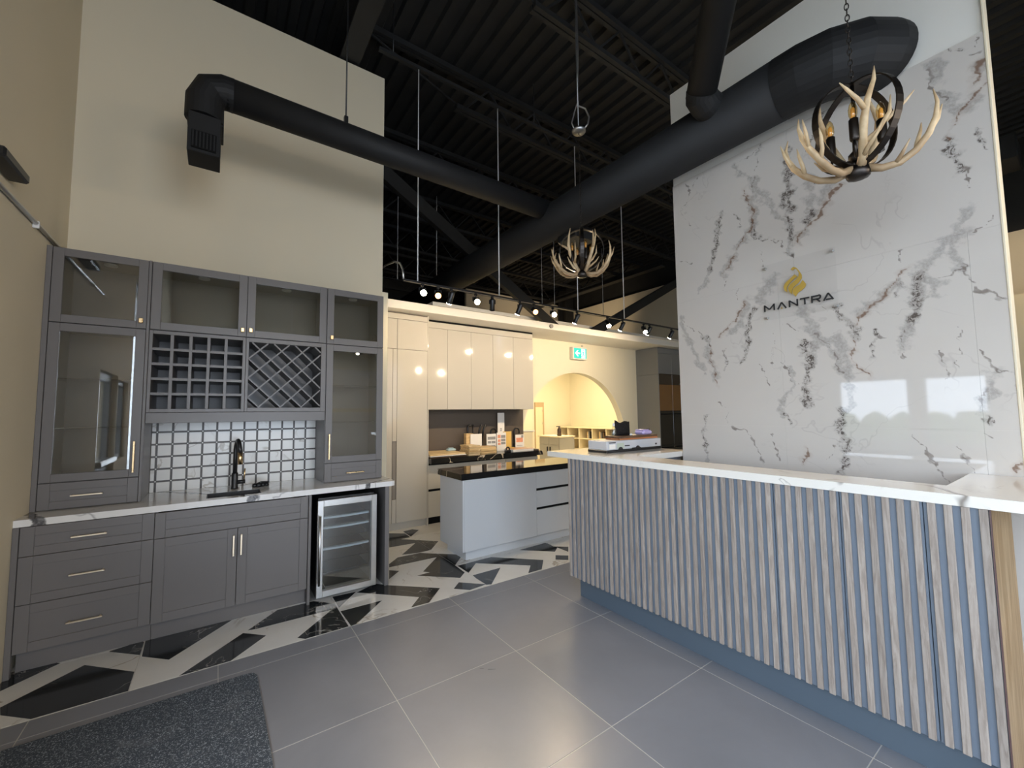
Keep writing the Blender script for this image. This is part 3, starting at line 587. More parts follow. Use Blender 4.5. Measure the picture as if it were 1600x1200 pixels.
# ------------------------------------------------------------------ bar cabinetry on the left
YB, YU, YW = 3.801, 4.057, 4.488
def front(name, par, x0, x1, z0, z1, yf, fr=.055, m=None, glass=None, th=.02, frz=None):
    """shaker front facing -Y at yf: four rails and a recessed panel (or a pane)"""
    m = m or m_cab; g = .0015; x0 += g; x1 -= g; z0 += g; z1 -= g; frz = frz or fr; b = .0018
    mb = MB(); mb.box(x0, x0+fr, yf, yf+th, z0, z1, b).box(x1-fr, x1, yf, yf+th, z0, z1, b).box(x0+fr, x1-fr, yf, yf+th, z0, z0+frz, b).box(x0+fr, x1-fr, yf, yf+th, z1-frz, z1, b)
    if not glass: mb.box(x0+fr-.002, x1-fr+.002, yf+.008, yf+th, z0+frz-.002, z1-frz+.002)
    o = mb.build(name, m, par)
    if glass: BOX('pane', glass, o, x0+fr-.004, x1-fr+.004, yf+.009, yf+.013, z0+frz-.004, z1-frz+.004)
    return o
def pull_h(par, xc, zc, L, yf, m=None):
    mb = MB(); mb.box(xc-L/2, xc+L/2, yf-.034, yf-.024, zc-.005, zc+.005, .002)
    for s in (-1, 1): mb.box(xc+s*(L/2-.012)-.004, xc+s*(L/2-.012)+.004, yf-.025, yf, zc-.004, zc+.004)
    return mb.build('handle', m or m_champ, par)
def pull_v(par, xc, z0, z1, yf, m=None):
    mb = MB(); mb.box(xc-.006, xc+.006, yf-.036, yf-.024, z0, z1, .002)
    for z in (z0+.015, z1-.015): mb.box(xc-.004, xc+.004, yf-.025, yf, z-.004, z+.004)
    return mb.build('handle', m or m_champ, par)
def knob(par, xc, zc, yf):
    mb = MB(); mb.box(xc-.013, xc+.013, yf-.028, yf-.012, zc-.019, zc+.019, .004).box(xc-.005, xc+.005, yf-.013, yf, zc-.005, zc+.005)
    return mb.build('knob', m_brass, par)
def carcass(par, x0, x1, y0, y1, z0, z1, m=None, t=.016, bottom=True, top=True):
    mb = MB(); mb.box(x0, x0+t, y0, y1, z0, z1).box(x1-t, x1, y0, y1, z0, z1).box(x0+t, x1-t, y1-.008, y1, z0, z1)
    if bottom: mb.box(x0+t, x1-t, y0, y1-.008, z0, z0+t)
    if top: mb.box(x0+t, x1-t, y0, y1-.008, z1-t, z1)
    return mb.build('carcass', m or m_cab_in, par)

t = thing('drawer_cabinet', 'warm grey base cabinet with three handled drawers in the left corner', 'cabinet', (-.66, 4.14, 0))
carcass(t, -.955, -.336, YB+.021, YW, .132, .876, m_cab)
for z0, z1, hz in ((.697, .875, .786), (.414, .697, .553), (.133, .414, .265)):
    d = front('drawer', t, -.957, -.335, z0, z1, YB, .062, frz=.055); pull_h(d, -.650, hz, .165, YB)
BOX('filler', m_cab, t, -.985, -.958, YB-.004, YB+.03, 0, .876, bev=.002)
BOX('plinth', m_cab, t, -.957, -.336, YB+.078, YB+.10, 0, .131, bev=.002)
t = thing('sink_cabinet', 'warm grey two-door base cabinet below the bar sink', 'cabinet', (.15, 4.14, 0))
carcass(t, -.334, .626, YB+.021, YW, .129, .876, m_cab, top=False)
front('false_front', t, -.335, .627, .694, .870, YB, .20 if False else .057, frz=.055)
d = front('door', t, -.335, .146, .128, .694, YB, .06); pull_v(d, .122, .498, .650, YB)
d = front('door', t, .146, .627, .128, .694, YB, .06); pull_v(d, .170, .498, .650, YB)
BOX('stile', m_cab, t, .630, .651, YB-.004, YW, 0, .876, bev=.002)
BOX('plinth', m_cab, t, -.335, .629, YB+.078, YB+.10, 0, .128, bev=.002)
o = BOX('end_panel', m_cab, None, 1.262, 1.299, YB, YW, 0, .876, bev=.002); tag(o, 'narrow warm grey end panel right of the wine fridge', 'panel')
o = BOX('niche_back', m_blackmatte, None, .653, 1.26, 4.46, YW, .0, .872); tag(o, 'black back board of the niche around the wine fridge', 'panel')
# wine fridge
t = thing('wine_fridge', 'built-in wine fridge with steel framed glass door', 'fridge', (.942, 4.1, 0))
mb = MB(); x0, x1 = .712, 1.176; ya, yb = 3.855, 4.42
mb.box(x0, x0+.03, ya, yb, .03, .83).box(x1-.03, x1, ya, yb, .03, .83).box(x0+.03, x1-.03, yb-.03, yb, .03, .83).box(x0+.03, x1-.03, ya, yb-.03, .03, .075).box(x0+.03, x1-.03, ya, yb-.03, .79, .83).box(x0, x1, ya+.03, yb, 0.0, .03)
mb.build('case', m_black, t)
BOX('liner', paint('reflected_blue_fridge_liner', (.10, .17, .21), .4), t, x0+.031, x1-.031, yb-.04, yb-.031, .076, .789)  # bluish daylight reflection of the pane put into the liner colour
mb = MB(); a, b, c, d_ = .698, 1.188, .030, .820; fr = .047
mb.box(a, a+fr, YB, YB+.045, c, d_, .003).box(b-fr, b, YB, YB+.045, c, d_, .003).box(a+fr, b-fr, YB, YB+.045, c, c+.052, .003).box(a+fr, b-fr, YB, YB+.045, d_-.055, d_, .003)
dr = mb.build('door', m_steel, t)
BOX('pane', m_glass_fridge, dr, a+fr-.003, b-fr+.003, YB+.012, YB+.020, c+.05, d_-.052)
mb = MB(); mb.cyl((.713, YB-.035, .14), (.713, YB-.035, .70), .009, 12)
for z in (.17, .67): mb.cyl((.713, YB-.035, z), (.713, YB, z), .006, 8)
mb.build('handle', m_steel, dr)
m_shelf = paint('pale_shelf_front', (.78, .80, .80), .3)
for z in (.657, .571, .485, .396, .30, .20):
    sh = MB(); sh.box(x0+.034, x1-.034, ya+.05, yb-.05, z-.012, z-.007)
    bow = [(x0+.036+(x1-x0-.072)*k/10, ya+.02-.018*math.sin(math.pi*k/10)) for k in range(11)]
    if z > .38 and z != .485: sh.mat(1).prism(bow+[(p, ya+.05) for p, _ in bow[::-1]], 'Z', z-.008, z+.008)
    sh.build('shelf', [m_blackmatte, m_shelf], t)
# worktop (hole for the sink)
mb = MB(); xa, xb, ya, yb = -.985, 1.357, 3.804-.004, 4.490; hx0, hx1, hy0, hy1 = -.055, .300, 3.895, 4.125
pts = [(xa, ya), (xb-.03, ya), (xb-.008, ya+.01), (xb, ya+.032), (xb, yb), (xa, yb)]
for q in ([(xa, ya), (hx0, ya), (hx0, yb), (xa, yb)], [(hx1, ya), (xb-.03, ya), (xb-.008, ya+.01), (xb, ya+.032), (xb, yb), (hx1, yb)], [(hx0, ya), (hx1, ya), (hx1, hy0), (hx0, hy0)], [(hx0, hy1), (hx1, hy1), (hx1, yb), (hx0, yb)]):
    mb.prism(q, 'Z', .8775, .92)
o = mb.build('worktop', m_quartz_bold); tag(o, 'white quartz worktop with dark grey veins along the grey bar cabinets', 'worktop')
e_ = .0012; mb = MB(); mb.box(hx0+e_, hx0+.004, hy0+e_, hy1-e_, .8766, .9195).box(hx1-.004, hx1-e_, hy0+e_, hy1-e_, .8766, .9195).box(hx0+e_, hx1-e_, hy0+e_, hy0+.004, .8766, .9195).box(hx0+e_, hx1-e_, hy1-.004, hy1-e_, .8766, .9195).box(hx0-.012, hx1+.012, hy0-.012, hy1+.012, .72, .727).box(hx0-.012, hx0-.002, hy0-.012, hy1+.012, .727, .8765).box(hx1+.002, hx1+.012, hy0-.012, hy1+.012, .727, .8765).box(hx0-.002, hx1+.002, hy0-.012, hy0-.002, .727, .8765).box(hx0-.002, hx1+.002, hy1+.002, hy1+.012, .727, .8765)
t = thing('sink', 'small dark undermount sink in the white quartz bar top', 'sink', (.12, 4.01, .72)); mb.build('basin', paint('black_composite_sink', (.02, .018, .017), .35), t)
mb = MB(); mb.lathe((.12, 4.01, .727), [(.04, 0), (.04, .003), (.02, .003)], 16); mb.build('drain', m_steel, t)
t = thing('faucet', 'black gooseneck faucet with brass spray head and lever', 'faucet', (.13, 4.26, .92))
mb = MB(); mb.lathe((.13, 4.26, .92), [(.027, 0), (.027, .012), (.024, .018), (.024, .125), (.020, .135)], 18); mb.build('body', m_black, t)
pts = [(.13, 4.26, 1.05), (.13, 4.26, 1.18), (.13, 4.255, 1.25)]+[(.13+.026*k/8, 4.26-.065+.065*math.cos(math.pi*k/8), 1.255+.072*math.sin(math.pi*k/8)) for k in range(1, 9)]+[(.158, 4.13, 1.225)]
mb = MB(); mb.tube(pts, .0165, 12); mb.build('spout', m_black, t)
mb = MB(); mb.cyl((.158, 4.13, 1.23), (.161, 4.13, 1.135), .0175, 14, .0185); mb.build('spray_head', m_brass, t)
mb = MB(); mb.cyl((.14, 4.26, .975), (.205, 4.25, .975), .017, 14); v_ = mb.build('valve', m_black, t)
mb = MB(); mb.cyl((.196, 4.25, .985), (.200, 4.245, 1.085), .0055, 10); mb.build('lever', m_brass, t)
mb = MB()
for k, (x, y, z, r) in enumerate(((.275, 4.25, .935, .018), (.305, 4.24, .945, .022), (.335, 4.26, .942, .02), (.365, 4.27, .938, .016))):
    mb.lathe((x, y, .92), [(r, 0), (r*1.15, r*.7), (r*.8, r*1.5), (r*.2, r*1.8)], 10)
mb.tube([(.27, 4.25, .935), (.32, 4.235, .958), (.38, 4.265, .95)], .009, 8)
o = mb.build('tap_cover', m_black); tag(o, 'crumpled small black fitting lying beside the bar faucet', 'fitting')
t = thing('base_gap', '', '', (0, 0, -9)); bpy.data.objects.remove(t)

# backsplash: dark strips with white tiles, on the back wall
wb = bpy.data.objects['wall_back']
BOX('strip_grid', m_grout_d, wb, -.438, .788, 4.478, 4.4915, .9205, 1.56)
tl = BOX('tile', m_bst, wb, -.404+.0075, -.304-.0075, 4.472, 4.479, 1.006+.0075, 1.106-.0075, bev=.001)
for i in range(-1, 12):
    for j in range(-1, 5):
        x0, x1 = -.404+.1*i+.0075, -.304+.1*i-.0075; z0, z1 = 1.006+.1*j+.0075, 1.106+.1*j-.0075
        if i == 0 and j == 0: continue
        cx0, cx1, cz0, cz1 = max(x0, -.437), min(x1, .787), max(z0, .921), min(z1, 1.555)
        if cx1-cx0 < .01 or cz1-cz0 < .01: continue
        if abs(cx1-cx0-.085) < 1e-6 and abs(cz1-cz0-.085) < 1e-6: copy_to(tl, wb, (.1*i, 0, .1*j))
        else: BOX('tile', m_bst, wb, cx0, cx1, 4.472, 4.479, cz0, cz1, bev=.001)
mb = MB()
for i in range(0, 12):
    for j in range(0, 6): mb.box(-.404+.1*i-.0045, -.404+.1*i+.0045, 4.4745, 4.479, 1.006+.1*j-.0045, 1.006+.1*j+.0045)
stuff(mb.build('tile_insert', m_bst, wb))

# glass towers
def tower(name, label, x0, x1, hinge):
    t = thing(name, label, 'cabinet', ((x0+x1)/2, 4.27, .92))
    carcass(t, x0, x1, YU+.021, YW, .9215, 2.185, m_cab); 
    mb = MB(); mb.box(x0, x0+.018, YU+.021, YW, 2.187, 2.706).box(x1-.018, x1, YU+.021, YW, 2.187, 2.706).box(x0+.018, x1-.018, YW-.01, YW, 2.187, 2.706).box(x0+.018, x1-.018, YU+.021, YW-.01, 2.187, 2.203).box(x0+.018, x1-.018, YU+.021, YW-.01, 2.688, 2.706)
    mb.build('upper_carcass', m_cab, t)
    return t
def puck(par, x): mb = MB(); mb.lathe((x, 4.27, 2.676), [(.036, 0), (.040, .004), (.040, .012)], 18); mb.build('puck_light', m_whitemetal, par)
t = tower('glass_cabinet', 'tall grey glass-door cabinet beside the left wall, standing on the quartz top', -.957, -.440, 1)
d = front('door', t, -.957, -.458, 2.185, 2.706, YU, .055, glass=m_glass); knob(d, -.488, 2.242, YU)
d = front('door', t, -.957, -.458, 1.102, 2.182, YU, .055, glass=m_glass); pull_v(d, -.489, 1.136, 1.361, YU, m_brass)
d = front('drawer', t, -.957, -.458, .9235, 1.100, YU, .057, frz=.052); pull_h(d, -.718, 1.010, .16, YU)
BOX('filler', m_cab, t, -.985, -.958, YU-.004, YU+.03, .9215, 2.707, bev=.002); BOX('end_stile', m_cab, t, -.4575, -.4405, YU-.002, YU+.02, .9215, 2.707, bev=.0015)
for z in (1.46, 1.80): BOX('shelf', m_glass, t, -.94, -.457, YU+.03, YW-.02, z, z+.006)
BOX('shelf', m_cab, t, -.94, -.457, YU+.022, YW-.02, 1.084, 1.10); puck(t, -.70)
t = tower('glass_cabinet', 'tall grey glass-door cabinet at the open end of the bar unit', .790, 1.313, 0)
d = front('door', t, .792, 1.312, 2.185, 2.706, YU, .058, glass=m_glass); knob(d, .832, 2.243, YU)
d = front('door', t, .792, 1.312, 1.096, 2.182, YU, .058, glass=m_glass); pull_v(d, .824, 1.132, 1.361, YU, m_brass)
d = front('drawer', t, .792, 1.312, .9235, 1.094, YU, .057, frz=.050); pull_h(d, 1.056, 1.000, .162, YU, m_brass)
for z in (1.46, 1.80): BOX('shelf', m_glass, t, .807, 1.297, YU+.03, YW-.02, z, z+.006)
BOX('shelf', m_cab, t, .807, 1.297, YU+.022, YW-.02, 1.078, 1.094); puck(t, 1.07)
t = thing('wall_cabinet', 'two-door grey glass cabinet above the wine racks', 'cabinet', (.175, 4.27, 2.185))
carcass(t, -.439, .789, YU+.021, YW, 2.187, 2.706, m_cab)
d = front('door', t, -.438, .170, 2.187, 2.706, YU, .058, glass=m_glass); knob(d, .142, 2.239, YU)
d = front('door', t, .170, .788, 2.187, 2.706, YU, .058, glass=m_glass); knob(d, .199, 2.242, YU)
puck(t, -.13); puck(t, .48)
BOX('divider', m_cab, t, .162, .178, YU+.022, YW-.01, 2.2035, 2.689)
# cubby wine rack
t = thing('wine_rack', 'grey wine rack of twenty-five square cubbies', 'wine rack', (-.134, 4.27, 1.565))
mb = MB(); mb.box(-.438, -.418, YU, YW, 1.566, 2.182, .0015).box(.148, .170, YU, YW, 1.566, 2.182, .0015).box(-.418, .148, YU, YW, 1.566, 1.592, .0015).box(-.418, .148, YU, YW, 2.155, 2.182, .0015).box(-.418, .148, YW-.012, YW, 1.592, 2.155)
mb.build('frame', m_cab, t)
for k in range(1, 5):
    x = -.418+.566*k/5; BOX('divider', m_cab, t, x-.0105, x+.0105, YU+.002, YW-.012, 1.592, 2.155, bev=.001)
for k in range(1, 5):
    z = 1.592+.563*k/5
    sm = MB()
    for i in range(5):
        xa = -.418+.566*i/5+(.0105 if i else 0); xb = -.418+.566*(i+1)/5-(.0105 if i < 4 else 0); sm.box(xa, xb, YU+.003, YW-.012, z-.0095, z+.0095)
    sm.build('shelf', m_cab, t)
# lattice rack
t = thing('lattice_rack', 'grey wine rack with a diagonal lattice front', 'wine rack', (.48, 4.27, 1.565))
mb = MB(); xa, xb, za, zb = .192, .747, 1.600, 2.147
mb.box(.172, xa, YU, YW, 1.566, 2.182, .0015).box(xb, .788, YU, YW, 1.566, 2.182, .0015).box(xa, xb, YU, YW, 1.566, za, .0015).box(xa, xb, YU, YW, zb, 2.182, .0015).box(xa, xb, YW-.012, YW, za, zb)
mb.build('frame', m_cab, t)
def lat(par, y, dirn, c):
    # strip x*dirn - z = c clipped to the opening
    pts = []
    for x in (xa, xb):
        z = dirn*(x-xa)+c
        if za <= z <= zb: pts.append((x, z))
    for z in (za, zb):
        x = xa+(z-c)/dirn
        if xa < x < xb: pts.append((x, z))
    if len(pts) < 2: return
    (x0, z0), (x1, z1) = pts[:2]
    L = math.hypot(x1-x0, z1-z0); nx, nz = -(z1-z0)/L*.0055, (x1-x0)/L*.0055
    MB().prism([(x0+nx, z0+nz), (x1+nx, z1+nz), (x1-nx, z1-nz), (x0-nx, z0-nz)], 'Y', y, y+(.27 if dirn < 0 else .05)).build('lattice_board', m_cab, par)
for k in range(-3, 7):
    lat(t, YU+.012, 1.0, 1.686+.161*k); lat(t, YU+.0125, -1.0, 1.686+.161*k)
o = BOX('light_rail', m_cab, None, -.439, .789, YU+.012, YU+.34, 1.485, 1.5645, bev=.002); tag(o, 'plain grey rail under the wine racks above the backsplash', 'rail')

# ------------------------------------------------------------------ kitchen display
def slab_door(par, name, x0, x1, z0, z1, yf, m, th=.02, g=.0018): return BOX(name, m, par, x0+g, x1-g, yf, yf+th, z0+g, z1-g, bev=.0015)
KY = 5.436
t = thing('pantry_cabinet', 'tall glossy greige pantry at the left end of the kitchen display', 'cabinet', (1.97, 5.73, 0))
BOX('carcass', m_taupe, t, 1.545, 2.385, KY+.021, 6.028, .10, 2.915); BOX('side_panel', m_gloss, t, 2.386, 2.404, KY-.004, 6.028, 0, 2.917, bev=.0015)
slab_door(t, 'filler', 1.545, 2.386, 2.825, 2.900, KY, m_gloss)
for xa, xb in ((1.545, 1.949), (1.949, 2.386)):
    slab_door(t, 'upper_door', xa, xb, 2.412, 2.825, KY, m_gloss)
slab_door(t, 'door', 1.545, 1.890, .102, 2.412, KY, m_gloss); slab_door(t, 'door', 1.949, 2.386, .102, 2.412, KY, m_gloss)
slab_door(t, 'door_edge', 1.890, 1.949, 1.17, 2.412, KY, m_gloss); slab_door(t, 'door_edge', 1.890, 1.949, .102, .412, KY, m_gloss)
mb = MB(); mb.box(1.892, 1.947, KY+.012, KY+.02, .414, 1.168).box(1.892, 1.898, KY-.004, KY+.012, .414, 1.168, .001); mb.build('handle_channel', paint('taupe_handle_channel', (.25, .22, .19), .35), t)
BOX('plinth', m_gloss, t, 1.545, 2.386, KY+.06, KY+.08, 0, .10)
t = thing('wall_cabinet', 'row of five glossy greige upper doors above the black kitchen counter', 'cabinet', (3.4, 5.83, 1.59))
BOX('carcass', m_taupe, t, 2.406, 4.429, 5.657, 6.028, 1.592, 2.915)
slab_door(t, 'filler', 2.405, 4.430, 2.80, 2.892, 5.636, m_gloss)
for a, b in ((2.405, 2.80), (2.80, 3.204), (3.204, 3.608), (3.608, 4.015), (4.015, 4.43)): slab_door(t, 'door', a, b, 1.59, 2.80, 5.636, m_gloss)
BOX('shadow_gap', m_blackmatte, t, 2.405, 4.43, 5.64, 5.656, 2.892, 2.9195)
o = BOX('splashback', m_taupe, None, 2.405, 4.486, 6.014, 6.0295, .912, 1.589); tag(o, 'dark taupe splashback panel below the glossy upper cabinets', 'panel')
t = thing('base_cabinet', 'glossy greige base drawers below the long black kitchen counter', 'cabinet', (3.37, 5.73, 0))
BOX('carcass', m_blackmatte, t, 2.406, 4.345, KY+.021, 6.028, .10, .838)
for xa, xb in ((2.405, 3.05), (3.05, 3.70), (3.70, 4.35)):
    slab_door(t, 'drawer', xa, xb, .485, .815, KY, m_gloss); slab_door(t, 'drawer', xa, xb, .102, .455, KY, m_gloss)
BOX('plinth', m_blackmatte, t, 2.405, 4.35, KY+.06, KY+.08, 0, .10)
o = BOX('counter', m_nero, None, 2.406, 4.388, 5.345, 6.013, .840, .911, bev=.003); tag(o, 'long black marble kitchen counter along the wall with white veins', 'counter')
t = thing('kitchen_island', 'light grey high-gloss island with black marble top', 'island', (3.15, 4.14, 0))
BOX('gable', m_gloss_blue, t, 2.096, 2.116, 3.876, 4.410, .102, .836, bev=.0015)
BOX('front_panel', m_gloss_blue, t, 2.117, 3.070, 3.874, 3.894, .102, .836, bev=.0015)
BOX('carcass', m_blackmatte, t, 2.118, 4.20, 3.897, 4.405, .10, .836)
BOX('back_panel', m_gloss_blue, t, 2.117, 4.22, 4.406, 4.42, .102, .836)
for z0, z1 in ((.645, .836), (.425, .620), (.104, .400)): slab_door(t, 'drawer', 3.070, 4.20, z0, z1, 3.874, m_gloss_blue)
BOX('gable', m_gloss_blue, t, 4.202, 4.222, 3.876, 4.410, .102, .836, bev=.0015)
BOX('plinth', m_gloss_blue, t, 2.163, 4.16, 3.934, 4.36, 0, .101)
BOX('top', m_nero, t, 2.074, 4.25, 3.855, 4.433, .838, .904, bev=.003)

# things on the kitchen counter
CT = .911
o = BOX('sample_slab', m_walnut, None, 2.42, 2.995, 5.41, 5.99, CT+.0005, CT+.0165, bev=.002); tag(o, 'wide dark brown sample board at the bottom left of the black counter', 'sample board')
o = BOX('sample_slab', m_paper, None, 2.425, 2.985, 5.40, 5.98, CT+.0175, CT+.0275, bev=.002); tag(o, 'white sample board lying between the brown and the light wood boards', 'sample board')
o = BOX('sample_slab', m_board, None, 2.42, 2.98, 5.42, 5.98, CT+.0285, CT+.052, bev=.002); tag(o, 'pale wood sample board on top by the pantry cabinet', 'sample board')
mb = MB(); mb.box(2.86, 3.00, 5.75, 5.83, CT+.0525, CT+.085, .01).box(2.88, 2.97, 5.77, 5.81, CT+.085, CT+.098, .006); o = mb.build('tape_pack', paint('pale_blue_plastic', (.45, .60, .66), .35)); tag(o, 'small pale blue packet lying on the pale wood board', 'packet')
rng = random.Random(3); ORD = ('first', 'second', 'third', 'fourth', 'fifth', 'sixth', 'seventh', 'eighth', 'ninth')
for k in range(9):
    dx, dy = rng.uniform(-.008, .008), rng.uniform(-.012, .012)
    o = BOX('sample_board', m_board2 if k % 2 else m_board, None, 3.04+dx, 3.235+dx, 5.42+dy, 5.70+dy, CT+.0005+.0158*k, CT+.0150+.0158*k, bev=.001)
    tag(o, ORD[8-k]+' wood sample board from the top of the taller left stack on the black counter', 'sample board', 'wood sample boards in the left stack')
for k in range(7):
    dx, dy = rng.uniform(-.005, .005), rng.uniform(-.008, .008)
    o = BOX('sample_board', m_board2, None, 3.245+dx, 3.52+dx, 5.42+dy, 5.66+dy, CT+.0005+.0158*k, CT+.0150+.0158*k, bev=.001)
    tag(o, ORD[6-k]+' honey sample board from the top of the lower stack before the swatch card', 'sample board', 'wood sample boards in the right stack')
o = BOX('wood_block', m_board2, None, 3.17, 3.30, 5.74, 5.82, CT+.0005, 1.215, bev=.003); tag(o, 'upright honey wood sample standing behind the left board stack', 'sample board')
o = BOX('display_card', m_paper, None, 3.235, 3.44, 5.715, 5.735, CT+.0005, 1.205, bev=.002); tag(o, 'blank cream card standing behind the taller board stack', 'card')
def card(name, label, x0, x1, y, z0, z1, rows):
    t = thing(name, label, 'card', ((x0+x1)/2, y, z0)); BOX('board', m_paper, t, x0, x1, y, y+.012, z0, z1, bev=.0015)
    for a, b, c, d, m in rows: BOX('print', m, t, x0+(x1-x0)*a, x0+(x1-x0)*b, y-.0008, y, z0+(z1-z0)*c, z0+(z1-z0)*d)
    return t
sw = [(.10, .92, .68, .84, m_greyprint), (.12, .45, .47, .60, m_greyprint), (.5, .92, .47, .60, m_dark_print if False else m_greyprint), (.10, .40, .22, .36, m_pink), (.45, .92, .22, .36, m_greyprint)]
card('swatch_card', 'white swatch card with grey samples behind the board stacks', 3.52, 3.70, 5.70, CT+.0005, 1.197, sw)
card('swatch_card', 'taller white swatch card nearest the tall brochure', 3.705, 3.885, 5.685, CT+.0005, 1.212, [(.08, .40, .70, .88, m_pink), (.45, .92, .70, .86, m_greyprint), (.45, .92, .53, .66, m_greyprint), (.10, .40, .50, .64, m_pink), (.45, .92, .36, .49, m_greyprint), (.1, .4, .34, .46, m_pink)])
card('brochure', 'tall white brochure standing upright against the taupe splashback', 3.885, 4.02, 5.93, CT+.0005, 1.535, [(.35, .42, .50, .58, m_greyprint), (.50, .57, .50, .58, m_greyprint), (.42, .5, .56, .58, m_greyprint), (.42, .55, .50, .52, m_greyprint)])
o = BOX('yellow_card', m_yellow, None, 3.91, 4.075, 5.80, 5.815, CT+.0005, 1.22, bev=.002); tag(o, 'plain yellow card standing in front of the tall brochure', 'card')
card('swatch_card', 'white card with salmon print at the right end of the black counter', 4.13, 4.31, 5.76, .9455, 1.16, [(.08, .85, .40, .75, m_pink), (.66, .9, .75, .95, m_greyprint), (.15, .8, .12, .16, m_greyprint)])
t = thing('catalogue_stack', 'thick grey catalogue with a salmon cover lying near the counter end', 'book', (4.05, 5.55, CT+.0005)); BOX('pages', m_paper, t, 3.84, 4.25, 5.42, 5.70, CT+.0005, CT+.034, bev=.002); BOX('cover', paint('salmon_cover', (.62, .38, .24), .5), t, 3.86, 4.25, 5.43, 5.71, CT+.034, CT+.040, bev=.001)
o = BOX('tile_sample', m_taupe, None, 4.265, 4.36, 5.42, 5.60, CT+.0005, CT+.022, bev=.002); tag(o, 'small dark sample block at the very end of the black counter', 'sample board')
t = thing('tape_dispenser', 'small black tape dispenser in front of the yellow card', 'tape dispenser', (3.84, 5.50, CT+.0005)); mb = MB(); mb.box(3.74, 3.835, 5.47, 5.53, CT+.0005, CT+.03, .008); mb.tube([(3.79+.03*math.cos(a), 5.50, CT+.045+.03*math.sin(a)) for a in [k*math.pi/8 for k in range(16)]], .012, 8, closed=True); mb.build('body', m_black, t)
t = thing('yellow_cutter', 'yellow handled tool lying before the yellow card', 'tool', (3.93, 5.62, CT+.041)); mb = MB(); mb.box(3.87, 4.00, 5.60, 5.64, CT+.041, CT+.060, .008); mb.build('grip', m_yellow, t)
def mini_faucet(label, x, y, kind):
    t = thing('display_faucet', label, 'faucet', (x, y, CT+.0005)); mb = MB()
    mb.lathe((x, y, CT+.0005), [(.028, 0), (.024, .02), (.020, .06), (.018, .10)], 12); mb.build('body', m_black, t)
    if kind == 0:
        sp = [(x, y, 1.0), (x, y, 1.30), (x+.02, y, 1.335), (x+.11, y, 1.335)]; r = .015
    elif kind == 1: sp = [(x, y, 1.0), (x+.05, y, 1.25), (x+.07, y-.03, 1.345)]; r = .017
    else: sp = [(x, y, 1.0), (x, y, 1.20)]+[(x+.055-.055*math.cos(a), y, 1.21+.055*math.sin(a)) for a in [k*math.pi/8 for k in range(9)]]+[(x+.11, y, 1.17)]; r = .014
    mb = MB(); mb.tube(sp, r, 10); mb.build('spout', m_black, t)
    if kind == 0: mb = MB(); mb.cyl((x+.10, y, 1.335), (x+.10, y, 1.05), .013, 10); mb.build('riser', m_black, t)
mini_faucet('square black display faucet behind the left board stack', 3.30, 5.93, 0)
mini_faucet('black display faucet leaning over the board stacks, second from the left', 3.47, 5.93, 1)
mini_faucet('upright slanted black display faucet, third from the left', 3.56, 5.95, 1)
mini_faucet('round arched black display faucet left of the tall brochure', 3.74, 5.93, 2)
mini_faucet('curved black display faucet near the right end of the splashback', 4.22, 5.93, 2)
t = thing('rolled_paper', 'cream paper roll container standing at the end of the black counter', 'container', (4.52, 6.6, 0))
BOX('body', m_melamine, t, 4.60, 5.05, 6.45, 6.95, 0, 1.16, bev=.004); BOX('top', m_white, t, 4.58, 5.08, 6.43, 7.0, 1.161, 1.185, bev=.004)
t['label'] = 'cream cabinet seen past the end of the black counter through the arch'; t['category'] = 'cabinet'; t.name = 'cream_cabinet'; LOC[t.name] = Vector((4.52, 6.6, 0))
mb = MB(); mb.box(4.70, 4.80, 6.6, 6.66, 1.186, 1.20, .004).box(4.76, 4.81, 6.61, 6.65, 1.20, 1.235, .008); o = mb.build('stapler', m_black); tag(o, 'small black stapler on the cream cabinet', 'stapler')

# exit sign
t = thing('exit_sign', 'green running-man exit sign with a left arrow above the arch', 'sign', (5.86, 5.99, 2.58))
sx0, sx1, sz0, sz1 = 5.70, 6.04, 2.60, 2.80
BOX('housing', m_white, t, 5.67, 6.06, 5.935, 6.029, 2.575, 2.825, bev=.006)
fc = BOX('face', m_green, t, sx0, sx1, 5.931, 5.936, sz0, sz1)
def flat(par, name, m, poly, y0=5.928, y1=5.9315): return MB().prism([(sx0+(sx1-sx0)*a, sz0+(sz1-sz0)*b) for a, b in poly], 'Y', y0, y1).build(name, m, par)
flat(fc, 'door_symbol', m_signwhite, [(.58, .04), (.88, .04), (.88, .94), (.58, .94)])
flat(fc, 'arrow', m_signwhite, [(.08, .5), (.26, .80), (.34, .80), (.22, .57), (.46, .57), (.46, .43), (.22, .43), (.34, .20), (.26, .20)])
mb = MB()
def px(a, b): return (sx0+(sx1-sx0)*a, 5.9265, sz0+(sz1-sz0)*b)
for a, b, w_ in (((.72, .70), (.71, .40), .022), ((.71, .42), (.80, .26), .016), ((.80, .26), (.84, .10), .014), ((.71, .42), (.66, .22), .016), ((.66, .22), (.56, .16), .013), ((.72, .66), (.82, .52), .012), ((.72, .66), (.62, .54), .012), ((.62, .54), (.58, .42), .010)): mb.bar(px(*a), px(*b), w_, .003, (0, 1, 0))
hp = [(sx0+(sx1-sx0)*.745+.012*math.cos(k*math.pi/5), sz0+(sz1-sz0)*.82+.012*math.sin(k*math.pi/5)) for k in range(10)]; mb.prism(hp, 'Y', 5.925, 5.928)
mb.build('running_figure', m_green, fc)
mb = MB(); mb.cyl((6.0, 6.029, 2.87), (6.0, 5.99, 2.87), .012, 10); mb.build('pull_ring', m_steel, t)
mb = MB(); mb.cyl((4.52, 5.249, 2.975), (4.52, 5.225, 2.975), .035, 16); o = mb.build('soffit_detector', paint('grey_detector', (.25, .24, .23), .5)); tag(o, 'small round grey detector on the bright soffit edge', 'detector')

